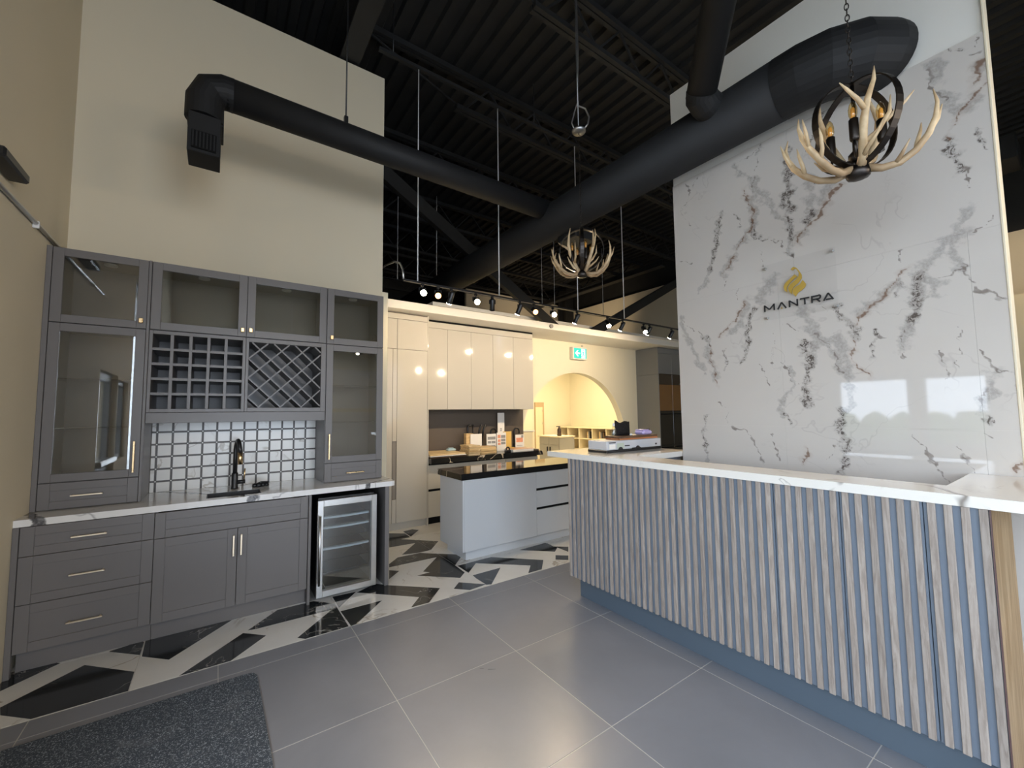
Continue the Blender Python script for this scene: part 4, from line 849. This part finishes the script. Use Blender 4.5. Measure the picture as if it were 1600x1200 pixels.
# tall grey cabinet with ovens right of the arch
t = thing('oven_cabinet', 'tall grey cabinet with black glass ovens and painted brown reflections right of the arch', 'cabinet', (8.5, 5.74, 0))
GX = 7.705
mb = MB(); mb.box(GX, GX+.02, 5.452, 6.028, 2.332, 2.915, .0015).box(GX, GX+.02, 5.452, 6.028, 0, 2.328, .0015); mb.build('side_panel', m_greycab, t)
BOX('carcass', m_blackmatte, t, GX+.021, 9.3, 5.474, 6.028, 0, 2.912)
for a, b in ((GX+.02, 8.20), (8.20, 8.70), (8.70, 9.3)):
    slab_door(t, 'upper_door', a, b, 2.345, 2.79, 5.452, m_greycab); 
slab_door(t, 'filler', GX+.02, 9.3, 2.79, 2.912, 5.452, m_greycab)
for a, b in ((GX+.02, 8.20), (8.20, 8.70), (8.70, 9.3)):
    slab_door(t, 'glass_front', a, b, 2.11, 2.345, 5.455, m_wood_refl_dark); slab_door(t, 'glass_front', a, b, 1.54, 2.11, 5.455, m_wood_refl); slab_door(t, 'oven_door', a, b, .80, 1.54, 5.455, m_oven); slab_door(t, 'oven_door', a, b, .08, .80, 5.455, m_oven)
    for z in (1.46, .74): BOX('handle', m_blackmatte, t, a+.06, b-.06, 5.43, 5.445, z, z+.018, bev=.003)

# room behind the arch
t = thing('display_cabinet', 'grey display base cabinet with cream top behind the arch', 'cabinet', (7.33, 8.36, 0))
mgd = paint('grey_display_lacquer', (.37, .35, .30), .4)
BOX('body', mgd, t, 7.09, 7.58, 7.97, 8.76, 0, .885); BOX('top', m_melamine, t, 7.04, 7.61, 7.94, 8.79, .886, .92, bev=.003)
for a, b in ((7.97, 8.365), (8.365, 8.76)):
    BOX('drawer', mgd, t, 7.068, 7.0895, a+.004, b-.004, .70, .875, bev=.002); d = BOX('door', mgd, t, 7.068, 7.0895, a+.004, b-.004, .08, .692, bev=.002); BOX('handle', m_black, d, 7.04, 7.068, (a+.05 if a > 8.2 else b-.065), (a+.065 if a > 8.2 else b-.05), .50, .64)
BOX('end_panel', mgd, t, 7.072, 7.58, 7.952, 7.9695, .08, .875, bev=.002)
t = thing('soap_bottle', 'dark brown bottle standing on the cream top behind the arch', 'bottle', (7.20, 8.1, .9205)); mb = MB(); mb.lathe((7.20, 8.1, .9205), [(.055, 0), (.055, .17), (.03, .20), (.025, .235)], 14); mb.build('body', paint('dark_brown_bottle', (.05, .03, .025), .3), t); mb = MB(); mb.box(7.11, 7.22, 8.08, 8.12, 1.157, 1.175, .004); mb.build('pump', m_black, t)
o = BOX('sink_faucet', m_black, None, 7.40, 7.55, 8.4, 8.43, .9205, .94, bev=.004); tag(o, 'low black bar lying on the cream top behind the arch', 'bar')
t = thing('open_shelf', 'cream open shelving unit with cubbies along the right wall behind the arch', 'shelf', (9.4, 8.2, 0))
BOX('top', m_melamine, t, 9.05, 9.655, 6.25, 10.2, 1.035, 1.07, bev=.002); BOX('back', m_melamine, t, 9.63, 9.655, 6.25, 10.2, 0, 1.034)
for y in (6.26, 6.75, 7.25, 7.75, 8.2, 8.75, 9.3, 9.8, 10.18): BOX('divider', m_melamine, t, 9.06, 9.628, y-.014, y+.014, 0, 1.034, bev=.002)
for z in (.0, .36, .70):
    for ya, yb in ((7.25, 7.75), (7.75, 8.2), (8.2, 8.75), (8.75, 9.3), (9.3, 9.8)): BOX('shelf', m_melamine, t, 9.07, 9.628, ya+.015, yb-.015, z+.01, z+.03)
for k, (y, z, n_) in enumerate(((8.36, .7305, 4), (8.90, .7305, 3), (8.36, .3905, 3), (7.9, .7305, 3))):
    for q in range(n_):
        o = BOX('binder', (m_walnut, m_black, m_greyprint, m_board2)[(k+q) % 4], None, 9.15, 9.42, y+.05*q, y+.05*q+.042, z, z+.20+.02*(q % 2)); tag(o, ORD[q]+' sample binder from the right in the '+('upper middle', 'upper left', 'lower middle', 'upper right')[k]+' cubby of the cream shelving', 'binder', 'binders in the cream shelving')
t = thing('reception_table', 'low cream cabinet with black trim before the cubby shelving', 'cabinet', (8.6, 7.4, 0))
BOX('body', m_melamine, t, 8.35, 8.95, 7.3, 7.9, 0, .80, bev=.004); BOX('top', m_black, t, 8.6, 9.0, 7.28, 7.92, .801, .83, bev=.003); BOX('leg', m_black, t, 8.952, 9.0, 7.3, 7.36, 0, .80)
t = struct(BOX('door_2', m_tan, None, 8.12, 8.47, 10.24, 10.298, 0, 1.85, bev=.004)); 
BOX('leaf', m_melamine, t, 8.12, 8.40, 10.225, 10.2395, 0, 1.70, bev=.003)
for z in (.55, 1.15, 1.55): BOX('hinge', m_steel, t, 8.375, 8.395, 10.215, 10.2245, z, z+.07)
lamp('arch_room_lamp', 'AREA', (7.4, 8.2, 3.26), ARCH_LIGHT, (1.0, .84, .56), (0, 0, -1), 2.2, 1.4)
mb = MB(); mb.box(6.25, 8.55, 7.45, 8.95, 3.27, 3.299); o = mb.build('ceiling_panel', m_whitemetal); tag(o, 'flat lamp panel on the ceiling of the room behind the arch', 'lamp')

# ------------------------------------------------------------------ reception counter
t = thing('reception_counter', 'reception counter of vertical grey oak slats on slate blue panels', 'counter', (2.6, 1.4, 0))
RX0, RX1 = 2.433, 2.694
JY = [.273, .464, .756, 1.049, 1.346, 1.64, 1.932, 2.224, 2.516, 2.661]
for a, b in zip(JY[:-1], JY[1:]): BOX('panel', m_blue, t, 2.453, 2.4695, a+.0015, b-.0015, .175, 1.142, bev=.0015)
sl = None
for n in range(49):
    y = .2905+.04882*n
    if y > 2.655: break
    if sl is None: sl = BOX('slat', m_oak, t, 2.4405, 2.453, y-.0125, y+.0125, .175, 1.142, bev=.0015)
    else: copy_to(sl, t, (0, .04882*n, 0))
BOX('body', m_blue, t, 2.470, 2.690, .292, 2.660, .175, 1.142)
BOX('end_panel', m_oak_warm, t, 2.4565, 3.024, .2735, .291, .0, 1.142, bev=.0015)
BOX('end_trim', paint('dark_red_edge', (.10, .055, .05), .5), t, 2.4405, 2.456, .2715, .2755, .0, 1.142)
BOX('toe_kick', paint('shaded_slate_toe_kick', (.085, .112, .14), .5), t, 2.527, 2.66, .292, 2.614, 0, .174, bev=.002)  # shade of the recess painted in as a darker slate
BOX('return_body', m_blue, t, 2.70, 3.36, 2.18, 2.62, 0, 1.142)
mb = MB(); mb.prism([(RX0, -.05), (3.284, -.05), (3.284, .2315), (3.2885, .2315), (3.2885, .425), (RX1, .425), (RX1, 2.10)][0:1]+[(3.28, -.05), (3.28, .425), (RX1, .425), (RX1, 2.12), (3.42, 2.12), (3.42, 2.903), (RX0, 2.903)], 'Z', 1.143, 1.187)
mb.build('top', m_quartz, t)

# things on the reception counter
Zt = 1.1875
t = thing('long_carton', 'long silver printed carton with a black base on the far end of the reception counter', 'box', (3.0, 2.46, Zt))
BOX('base', m_black, t, 2.655, 3.40, 2.40, 2.62, Zt, Zt+.022, bev=.003); bd = BOX('carton', m_carton, t, 2.66, 3.395, 2.402, 2.618, Zt+.0225, Zt+.098, bev=.004)
for a, b, c, d, m in ((2.685, 2.77, .080, .088, m_dark_print), (2.69, 2.765, .030, .070, m_paper), (2.785, 2.875, .030, .078, paint('pale_green_label', (.45, .50, .42), .5)), (2.885, 2.95, .046, .056, m_dark_print), (3.31, 3.335, .040, .056, m_dark_print), (2.98, 3.10, .0228, .030, m_dark_print)): BOX('print', m, bd, a, b, 2.4008, 2.4022, Zt+c, Zt+d)
for cx in (2.83, 3.06):
    MB().prism([(cx+.03*math.cos(k*math.pi/10), Zt+.0228+.022*math.sin(k*math.pi/10)) for k in range(11)], 'Y', 2.3998, 2.4022).build('print', m_dark_print, bd)
o = BOX('cork_board', m_orange, None, 2.86, 3.39, 2.43, 2.60, Zt+.0985, Zt+.112, bev=.002); tag(o, 'orange wood board on the silver carton', 'sample board')
o = BOX('cork_board', m_walnut, None, 2.85, 3.38, 2.425, 2.595, Zt+.1125, Zt+.132, bev=.002); tag(o, 'dark walnut board lying on the orange wood board', 'sample board')
ZB = Zt+.1325
t = thing('fabric_pouch', 'slumped black fabric pouch on the walnut board', 'pouch', (3.02, 2.53, ZB)); mb = MB()
N = 9; vs = []; fs = []
for s in (0, 1):
    for i in range(N+1):
        for j in range(N+1):
            u, v = i/N, j/N; bul = (math.sin(math.pi*u)*math.sin(math.pi*v))**.5*.028; top = .118+.008*math.cos(u*6.28*1.5)+.006*(u-.5)**2*8
            vs.append((2.915+.195*u+.01*v, 2.53+(-1 if s == 0 else 1)*(bul+.004)+.01*v, ZB+v*top))
q = (N+1)**2
for s in (0, 1):
    for i in range(N):
        for j in range(N):
            a = s*q+i*(N+1)+j; fs.append((a, a+1, a+N+2, a+N+1))
rim = [i*(N+1) for i in range(N+1)]+[N*(N+1)+j for j in range(1, N+1)]+[i*(N+1)+N for i in range(N-1, -1, -1)]+[j for j in range(N-1, 0, -1)]
fs += [(rim[k], rim[(k+1) % len(rim)], q+rim[(k+1) % len(rim)], q+rim[k]) for k in range(len(rim))]
mb.add(vs, fs, True); mb.build('body', m_fabric, t)
t = thing('spray_bottle', 'small clear spray bottle beside the black pouch', 'bottle', (2.885, 2.52, ZB)); mb = MB(); mb.lathe((2.885, 2.52, ZB), [(.018, 0), (.020, .01), (.020, .06), (.012, .075), (.009, .085)], 14); mb.build('body', glass('clear_plastic', (.85, .90, .88), .9, .05, .1), t); mb = MB(); mb.lathe((2.885, 2.52, ZB+.085), [(.010, 0), (.010, .015), (.007, .03)], 12); mb.build('cap', m_whitemetal, t)
o = BOX('small_cup', m_paper, None, 3.02, 3.045, 2.44, 2.46, ZB, ZB+.018, bev=.006); tag(o, 'tiny white cup at the foot of the black pouch', 'cup')
t = thing('lilac_tub', 'lilac plastic tub at the right end of the walnut board', 'tub', (3.28, 2.50, ZB)); mb = MB(); mb.box(3.21, 3.345, 2.45, 2.56, ZB, ZB+.038, .014).box(3.215, 3.30, 2.455, 2.55, ZB+.038, ZB+.046, .004); mb.build('body', m_purple, t); mb = MB(); mb.lathe((3.325, 2.49, ZB+.039), [(.018, 0), (.018, .010), (.006, .014)], 12); mb.build('lid', m_black, t)

# wall sign on the marble
t = thing('wall_sign', 'clear acrylic plaque with gold flame emblem and dark lettering on the marble wall', 'sign', (3.27, 1.17, 2.20))
SXp = 3.272
BOX('sheet', m_acrylic, t, SXp, SXp+.005, .945, 1.395, 2.19, 2.60, bev=.001)
for y, z in ((1.378, 2.577), (.964, 2.581), (1.379, 2.209), (.959, 2.210)):
    mb = MB(); mb.cyl((3.2885, y, z), (SXp-.006, y, z), .009, 14); mb.build('standoff', m_galv, t)
em = None
for p in EMBLEM: MB().prism(p, 'X', SXp-.004, SXp-.0002).build('emblem', m_gold, t)
def letter(ch, y_left, wd):
    H0, H1 = 2.256, 2.304; S = .0095; H = H1-H0
    mb = MB()
    def P(a, b): return (SXp-.0022, y_left-a*wd, H0+b*H)
    def st(a, b, w_=S): mb.bar(P(*a), P(*b), w_, .004, (1, 0, 0))
    k = S/2/wd; kz = S/2/H
    if ch == 'M': st((k, 0), (k, 1)); st((k, .92), (.5, .25)); st((.5, .25), (1-k, .92)); st((1-k, 0), (1-k, 1))
    if ch == 'A': st((k, 0), (.5, .97)); st((.5, .97), (1-k, 0))
    if ch == 'V': st((k, 0), (.5, .97)); st((.5, .97), (1-k, 0)); st((.28, kz*1.2), (.86, kz*1.2))
    if ch == 'N': st((k, 0), (k, 1)); st((k, .95), (1-k, .05)); st((1-k, 0), (1-k, 1))
    if ch == 'T': st((0, 1-kz), (1, 1-kz)); st((.5, 0), (.5, 1-kz))
    if ch == 'R': st((k, 0), (k, 1)); st((k, 1-kz), (.82, 1-kz)); st((.80, 1), (.98, .82)); st((.97, .86), (.97, .58)); st((.98, .60), (.80, .42)); st((k, .45), (.84, .45)); st((.55, .45), (1-k, 0))
    return mb.build('letter', m_letter, t)
for ch, y, wd in (('M', 1.392, .073), ('A', 1.306, .064), ('N', 1.229, .058), ('T', 1.159, .056), ('R', 1.093, .055), ('V', 1.027, .063)): letter(ch, y, wd)
MB().prism([(1.281, 2.256), (1.268, 2.256), (1.2745, 2.271)], 'X', SXp-.004, SXp-.0002).build('emblem', m_gold, t)

# door mat
mb = MB(); pr = [(-.975, .55), (.205, .55), (.238, .585), (.243, 2.30), (.2345, 2.97), (.215, 3.012), (.17, 3.020), (-.975, 3.016)]
mb.prism(pr, 'Z', .0008, .009); o = mb.build('door_mat', m_mat); tag(o, 'charcoal speckled entrance mat on the grey tiles', 'mat')

# left wall: conduit and emergency light
t = thing('conduit', 'thin grey conduit running along the left wall to the glass cabinet', 'conduit', (-.96, 3.7, 2.70))
mb = MB(); mb.cyl((-.970, 2.5, 2.752), (-.970, 4.49, 2.752), .0125, 12); mb.build('pipe', m_galv, t)
for y in (2.9, 3.78): mb = MB(); mb.box(-.9855, -.955, y-.008, y+.008, 2.722, 2.768, .003); mb.build('clip', m_whitemetal, t)
t = thing('emergency_light', 'small black emergency light at the left edge above the conduit', 'lamp', (-.95, 3.2, 2.82)); mb = MB(); mb.box(-.9855, -.90, 3.05, 3.375, 2.83, 2.885, .01); mb.build('case', m_black, t)

# ------------------------------------------------------------------ track lights
def head(par, x, y, zr, aim, lensm, watt, col=WARM, ang=95):
    beam = aim
    if watt > 0 and aim[1] > .45 and y > 0: beam = (aim[0], .93, -.33); ang = 110
    aim = Vector(aim).normalized(); piv = Vector((x, y, zr-.085))
    mb = MB(); mb.box(x-.015, x+.015, y-.012, y+.012, zr-.028, zr-.004, .002); mb.cyl((x, y, zr-.028), (x, y, zr-.05), .006, 8)
    side = aim.cross(Vector((0, 0, 1))).normalized()
    for s in (-1, 1): mb.bar(piv+side*.034*s+Vector((0, 0, .04)), piv+side*.034*s-Vector((0, 0, .01)), .012, .003)
    mb.bar(piv+side*.036+Vector((0, 0, .038)), piv-side*.036+Vector((0, 0, .038)), .012, .003)
    a, b = piv-aim*.055, piv+aim*.085
    mb.tube([a, a+aim*.01, b-aim*.02, b], [.020, .029, .030, .034], 16)
    h = mb.build('lamp_head', m_black, par)
    lm = MB(); lm.tube([b+aim*.0005, b+aim*.003, b+aim*.007], [.031, .031, .020], 16); lm.build('lens', lensm, h)
    if watt: lamp('spot', 'SPOT', b+aim*.012, watt, col, beam, .03, angle=ang, blend=.8)
def track(name, label, y, z, x0, x1, heads, rods, rod_top, cable=False, col=WARM):
    t = thing(name, label, 'track light', ((x0+x1)/2, y, z))
    BOX('rail', m_black, t, x0, x1, y-.017, y+.017, z-.004, z+.016, bev=.002)
    for x in rods: mb = MB(); mb.cyl((x, y, z+.015), (x, y, rod_top), .0065, 8); mb.build('rod', m_whitemetal, t)
    for x, aim, lm, wt in heads: head(t, x, y, z, aim, lm, wt, col)
    if cable:
        BOX('support_channel', m_black_steel, t, 1.25, 6.4, y-.02, y+.02, 5.31, 5.345)
        for x in (1.4, 3.3, 6.2): mb = MB(); mb.cyl((x, y, 5.345), (x, y, 5.92), .006, 8); mb.build('hanger', m_black, t)
        mb = MB(); mb.tube([(x0+.0, y, z+.015), (x0+.0, y+.02, z+.12), (x0+.005, y+.12, z+.22), (x0+.015, y+.32, z+.30), (x0+.04, y+.70, z+.38), (x0+.07, y+1.1, z+.42)], .011, 8); mb.build('conduit', m_galv, t)
    return t
A_, B_ = (-.25, -.75, -.62), (.10, .55, -.85)
def toward(x): return (-x*.12, -.80, -.50)
HD = [(1.93, 'c'), (2.13, 'o'), (2.31, 'd'), (2.66, 'c'), (2.91, 'd0'), (3.36, 'd'), (3.61, 'o'), (3.96, 'c'), (4.45, 'd'), (5.13, 'c2'), (5.50, 'd'), (6.06, 'c2'), (6.22, 'd'), (6.88, 'd')]
hh = []
HD = [(x*.901, k) for x, k in HD]
for x, k in HD:
    if k == 'c': hh.append((x, toward(x)[:1]+(-.85, -.42), m_lens, SPOT_W))
    elif k == 'c2': hh.append((x, (-.35, -.60, -.72), m_lens, SPOT_W))
    elif k == 'o': hh.append((x, (-.30, -.70, -.40), m_lens_o, SPOT_W*.3))
    elif k == 'd0': hh.append((x, (.25, .45, -.85), m_black, 0))
    else: hh.append((x, (-.08, .52, -.85), m_lens, SPOT_W*.9))
track('track_light', 'black ceiling track with a row of lit warm spotlights before the kitchen soffit', 4.10, 2.92, 1.53, 6.6, hh, (1.685, 2.722, 4.03, 5.0), 5.31, True)
hh = []
for k, x in enumerate((1.2, 1.9, 2.6, 3.5, 4.3, 5.2, 6.1, 7.0)): hh.append((x, ((-.35, .80, -.25), (.1, -.75, -.5), (-.75, .55, -.2))[k % 3], m_lens, FRONT_SPOT_W))
track('track_light', 'black ceiling track with lit spotlights in the front of the showroom, seen in reflections', -1.5, 3.0, .8, 7.6, hh, (1.2, 3.2, 5.2, 7.2), 5.84, col=FRONT_COL)
track('track_light', 'unlit far ceiling track hanging on thin rods behind the kitchen wall', 7.5, 4.05, 2.4, 9.2, [], (2.68, 3.48, 4.97, 6.2, 6.59, 8.3), 5.93)

# ------------------------------------------------------------------ chandeliers
def antler(par, ang, kind, s=1.0):
    ca, sa = math.cos(ang), math.sin(ang)
    def W(r, z, o=0): return (LOC[par.name].x+(r*ca-o*sa)*s, LOC[par.name].y+(r*sa+o*ca)*s, LOC[par.name].z+z*s)
    mb = MB()
    if kind == 'wide':
        mb.tube([W(.035, .02), (W(.10, -.005)), W(.17, .005, .015), W(.235, .05, .02), W(.285, .115, .01), W(.312, .185, -.005), W(.318, .25, -.02), W(.305, .315, -.03)], [.019, .017, .0155, .015, .014, .011, .007, .002], 10)
        mb.tube([W(.235, .05, .02), W(.245, .10, .045), W(.262, .16, .06), W(.268, .205, .058)], [.011, .0095, .007, .002], 8)
        mb.tube([W(.290, .125, .01), W(.325, .19, .035), W(.345, .26, .04)], [.010, .008, .002], 8)
        mb.tube([W(.15, .0, .01), W(.175, .03, -.03), W(.205, .085, -.055)], [.010, .008, .002], 8)
    else:
        mb.tube([W(.03, .02), W(.055, .06), W(.085, .13, -.01), W(.115, .20, -.015), W(.135, .28, -.005), W(.14, .36, .02), W(.13, .43, .03)], [.020, .0185, .017, .0165, .013, .009, .002], 10)
        mb.tube([W(.125, .235, -.012), W(.150, .275, -.05), W(.175, .315, -.10), W(.185, .345, -.13)], [.012, .010, .007, .002], 8)
        mb.tube([W(.075, .105, -.005), W(.09, .15, .05), W(.11, .215, .085), W(.115, .29, .09)], [.012, .010, .008, .002], 8)
        mb.tube([W(.05, .05), W(.095, .07, .0), W(.14, .11, .02), W(.165, .15, .03)], [.011, .010, .007, .002], 8)
    return mb.build('antler', m_antler, par)
def chandelier(label, loc, rings, canopy_z, rot, wide, tall):
    t = thing('antler_chandelier', label, 'chandelier', loc); X, Y, Z = loc
    mb = MB(); mb.lathe((X, Y, Z-.03), [(.02, 0), (.045, .01), (.05, .03), (.045, .055), (.02, .06)], 10); mb.build('hub', m_bronze, t)
    R = .205; cz = Z+.235
    for k, an in enumerate(math.radians(q) for q in rings):
        ca, sa = math.cos(an), math.sin(an); n = 40; vs = []; fs = []
        for i in range(n):
            a = 2*math.pi*i/n
            for r, o in ((R, -.016), (R+.006, -.016), (R+.006, .016), (R, .016)):
                vs.append((X+r*math.cos(a)*ca-o*sa, Y+r*math.cos(a)*sa+o*ca, cz+r*math.sin(a)))
        for i in range(n):
            j = (i+1) % n
            for q in range(4): fs.append((i*4+q, i*4+(q+1) % 4, j*4+(q+1) % 4, j*4+q))
        mb = MB(); mb.add(vs, fs); mb.build('ring', m_bronze, t)
    mb = MB(); mb.cyl((X, Y, Z+.0), (X, Y, cz+R+.02), .0085, 10); mb.build('stem', m_bronze, t)
    mb = MB(); mb.lathe((X, Y, Z+.055), [(.02, 0), (.034, .015), (.034, .04), (.015, .06)], 12); mb.build('arm_hub', m_bronze, t)
    for k in range(4):
        an = rot+.2+k*math.pi/2; ca, sa = math.cos(an), math.sin(an); r = .095
        mb = MB(); mb.tube([(X+.02*ca, Y+.02*sa, Z+.08), (X+.055*ca, Y+.055*sa, Z+.06), (X+r*ca, Y+r*sa, Z+.075), (X+r*ca, Y+r*sa, Z+.12)], .006, 8); mb.build('arm', m_bronze, t)
        mb = MB(); mb.lathe((X+r*ca, Y+r*sa, Z+.12), [(.016, 0), (.019, .01), (.019, .10), (.015, .105)], 12); sk = mb.build('socket', m_bronze, t)
        mb = MB(); mb.lathe((X+r*ca, Y+r*sa, Z+.2255), [(.011, 0), (.017, .018), (.018, .045), (.012, .07), (.003, .085)], 12); mb.build('bulb', m_bulb, sk)
        mb = MB(); mb.lathe((X+r*ca, Y+r*sa, Z+.2265), [(.006, 0), (.009, .012), (.009, .045), (.003, .055)], 8); mb.build('filament', m_fil, sk)
    for q in wide: antler(t, math.radians(q), 'wide', .88)
    for q in tall: antler(t, math.radians(q), 'tall')
    mb = MB(); z = cz+R+.015; k = 0
    while z < canopy_z-.01:
        a = (k % 2)*math.pi/2+.3; u = Vector((math.cos(a), math.sin(a), 0)); L = .036
        lp = [Vector((X, Y, z+L/2))+u*(.0085*math.cos(q))+Vector((0, 0, (L/2)*math.sin(q))) for q in [i*math.pi/5 for i in range(10)]]
        mb.tube(lp, .0024, 6, closed=True); z += L-.0065; k += 1
    mb.build('chain', m_bronze, t)
    mb = MB(); mb.lathe((X, Y, canopy_z-.012), [(.012, 0), (.058, .010), (.068, .022), (.068, .034), (.03, .055)], 24); mb.build('canopy', m_galv, t)
    return t
c2 = (2.800, 2.783, 2.842)
t = chandelier('far antler chandelier hanging in front of the dark roof', c2, (135, 47), 4.263, 1.0, (152, 118, -28, -62), (163, -73))
X, Y, cz = c2[0], c2[1], 4.263
mb = MB(); mb.cyl((X-.004, Y, cz+.03), (X-.06, Y-.05, 5.9), .004, 8); mb.build('cable', m_galv, t)
mb = MB(); mb.tube([(X-.03, Y+.02, cz+.01), (X-.055, Y+.04, cz+.10), (X-.03, Y+.02, cz+.22), (X-.012, Y, cz+.30), (X-.03, Y-.02, cz+.7), (X-.055, Y-.045, 5.9)], .0065, 8); mb.build('cable', m_galv, t)
mb = MB(); mb.tube([(X+.035, Y-.02, cz+.025), (X+.075, Y-.05, cz+.09), (X+.085, Y-.06, cz+.16), (X+.055, Y-.04, cz+.245), (X+.0, Y-.0, cz+.275), (X-.01, Y, cz+.35), (X-.01, Y-.02, cz+.8), (X-.05, Y-.05, 5.9)], .009, 8); mb.build('cable', m_galv, t)
t = chandelier('near antler chandelier hanging before the marble wall', (2.478, .605, 2.665), (62, 150), 5.35, 0.0, (-72, 112, 150), (218, 78, -25))
mb = MB(); mb.cyl((2.478, .605, 5.38), (2.478, .605, 5.9), .008, 10); mb.build('cable', m_galv, t)

# front of the showroom, seen only in the glass reflections
t = thing('pantry_cabinet', 'cream display cabinet at the front wall, seen only in reflections', 'cabinet', (3.0, -4.2, 0))
BOX('carcass', m_melamine, t, 2.3, 4.25, -4.49, -3.93, 0, 2.8)
for k in range(6):
    a = 2.3+.325*k; slab_door(t, 'door', a, a+.325, .1, 1.6, -3.9295, m_white); slab_door(t, 'upper_door', a, a+.325, 1.7, 2.78, -3.9295, m_white)
t = thing('pantry_cabinet', 'cream lit display cabinet far beyond the end of the marble wall', 'cabinet', (9.9, .6, 0))
BOX('carcass', m_melamine, t, 9.6, 10.19, -.6, 1.9, 0, 3.2)
for k in range(3): BOX('door', m_melamine, t, 9.58, 9.599, -.6+.833*k+.002, -.6+.833*(k+1)-.002, .1, 3.19, bev=.002)
lamp('far_spot', 'SPOT', (8.3, .6, 4.2), 22, WARM, (1, 0, -.6), .05, angle=90, blend=.6)
lamp('upper_wall_wash', 'SPOT', (7.6, 8.2, 3.6), 60, WARM, (.8, .9, .45), .1, angle=120, blend=.8)
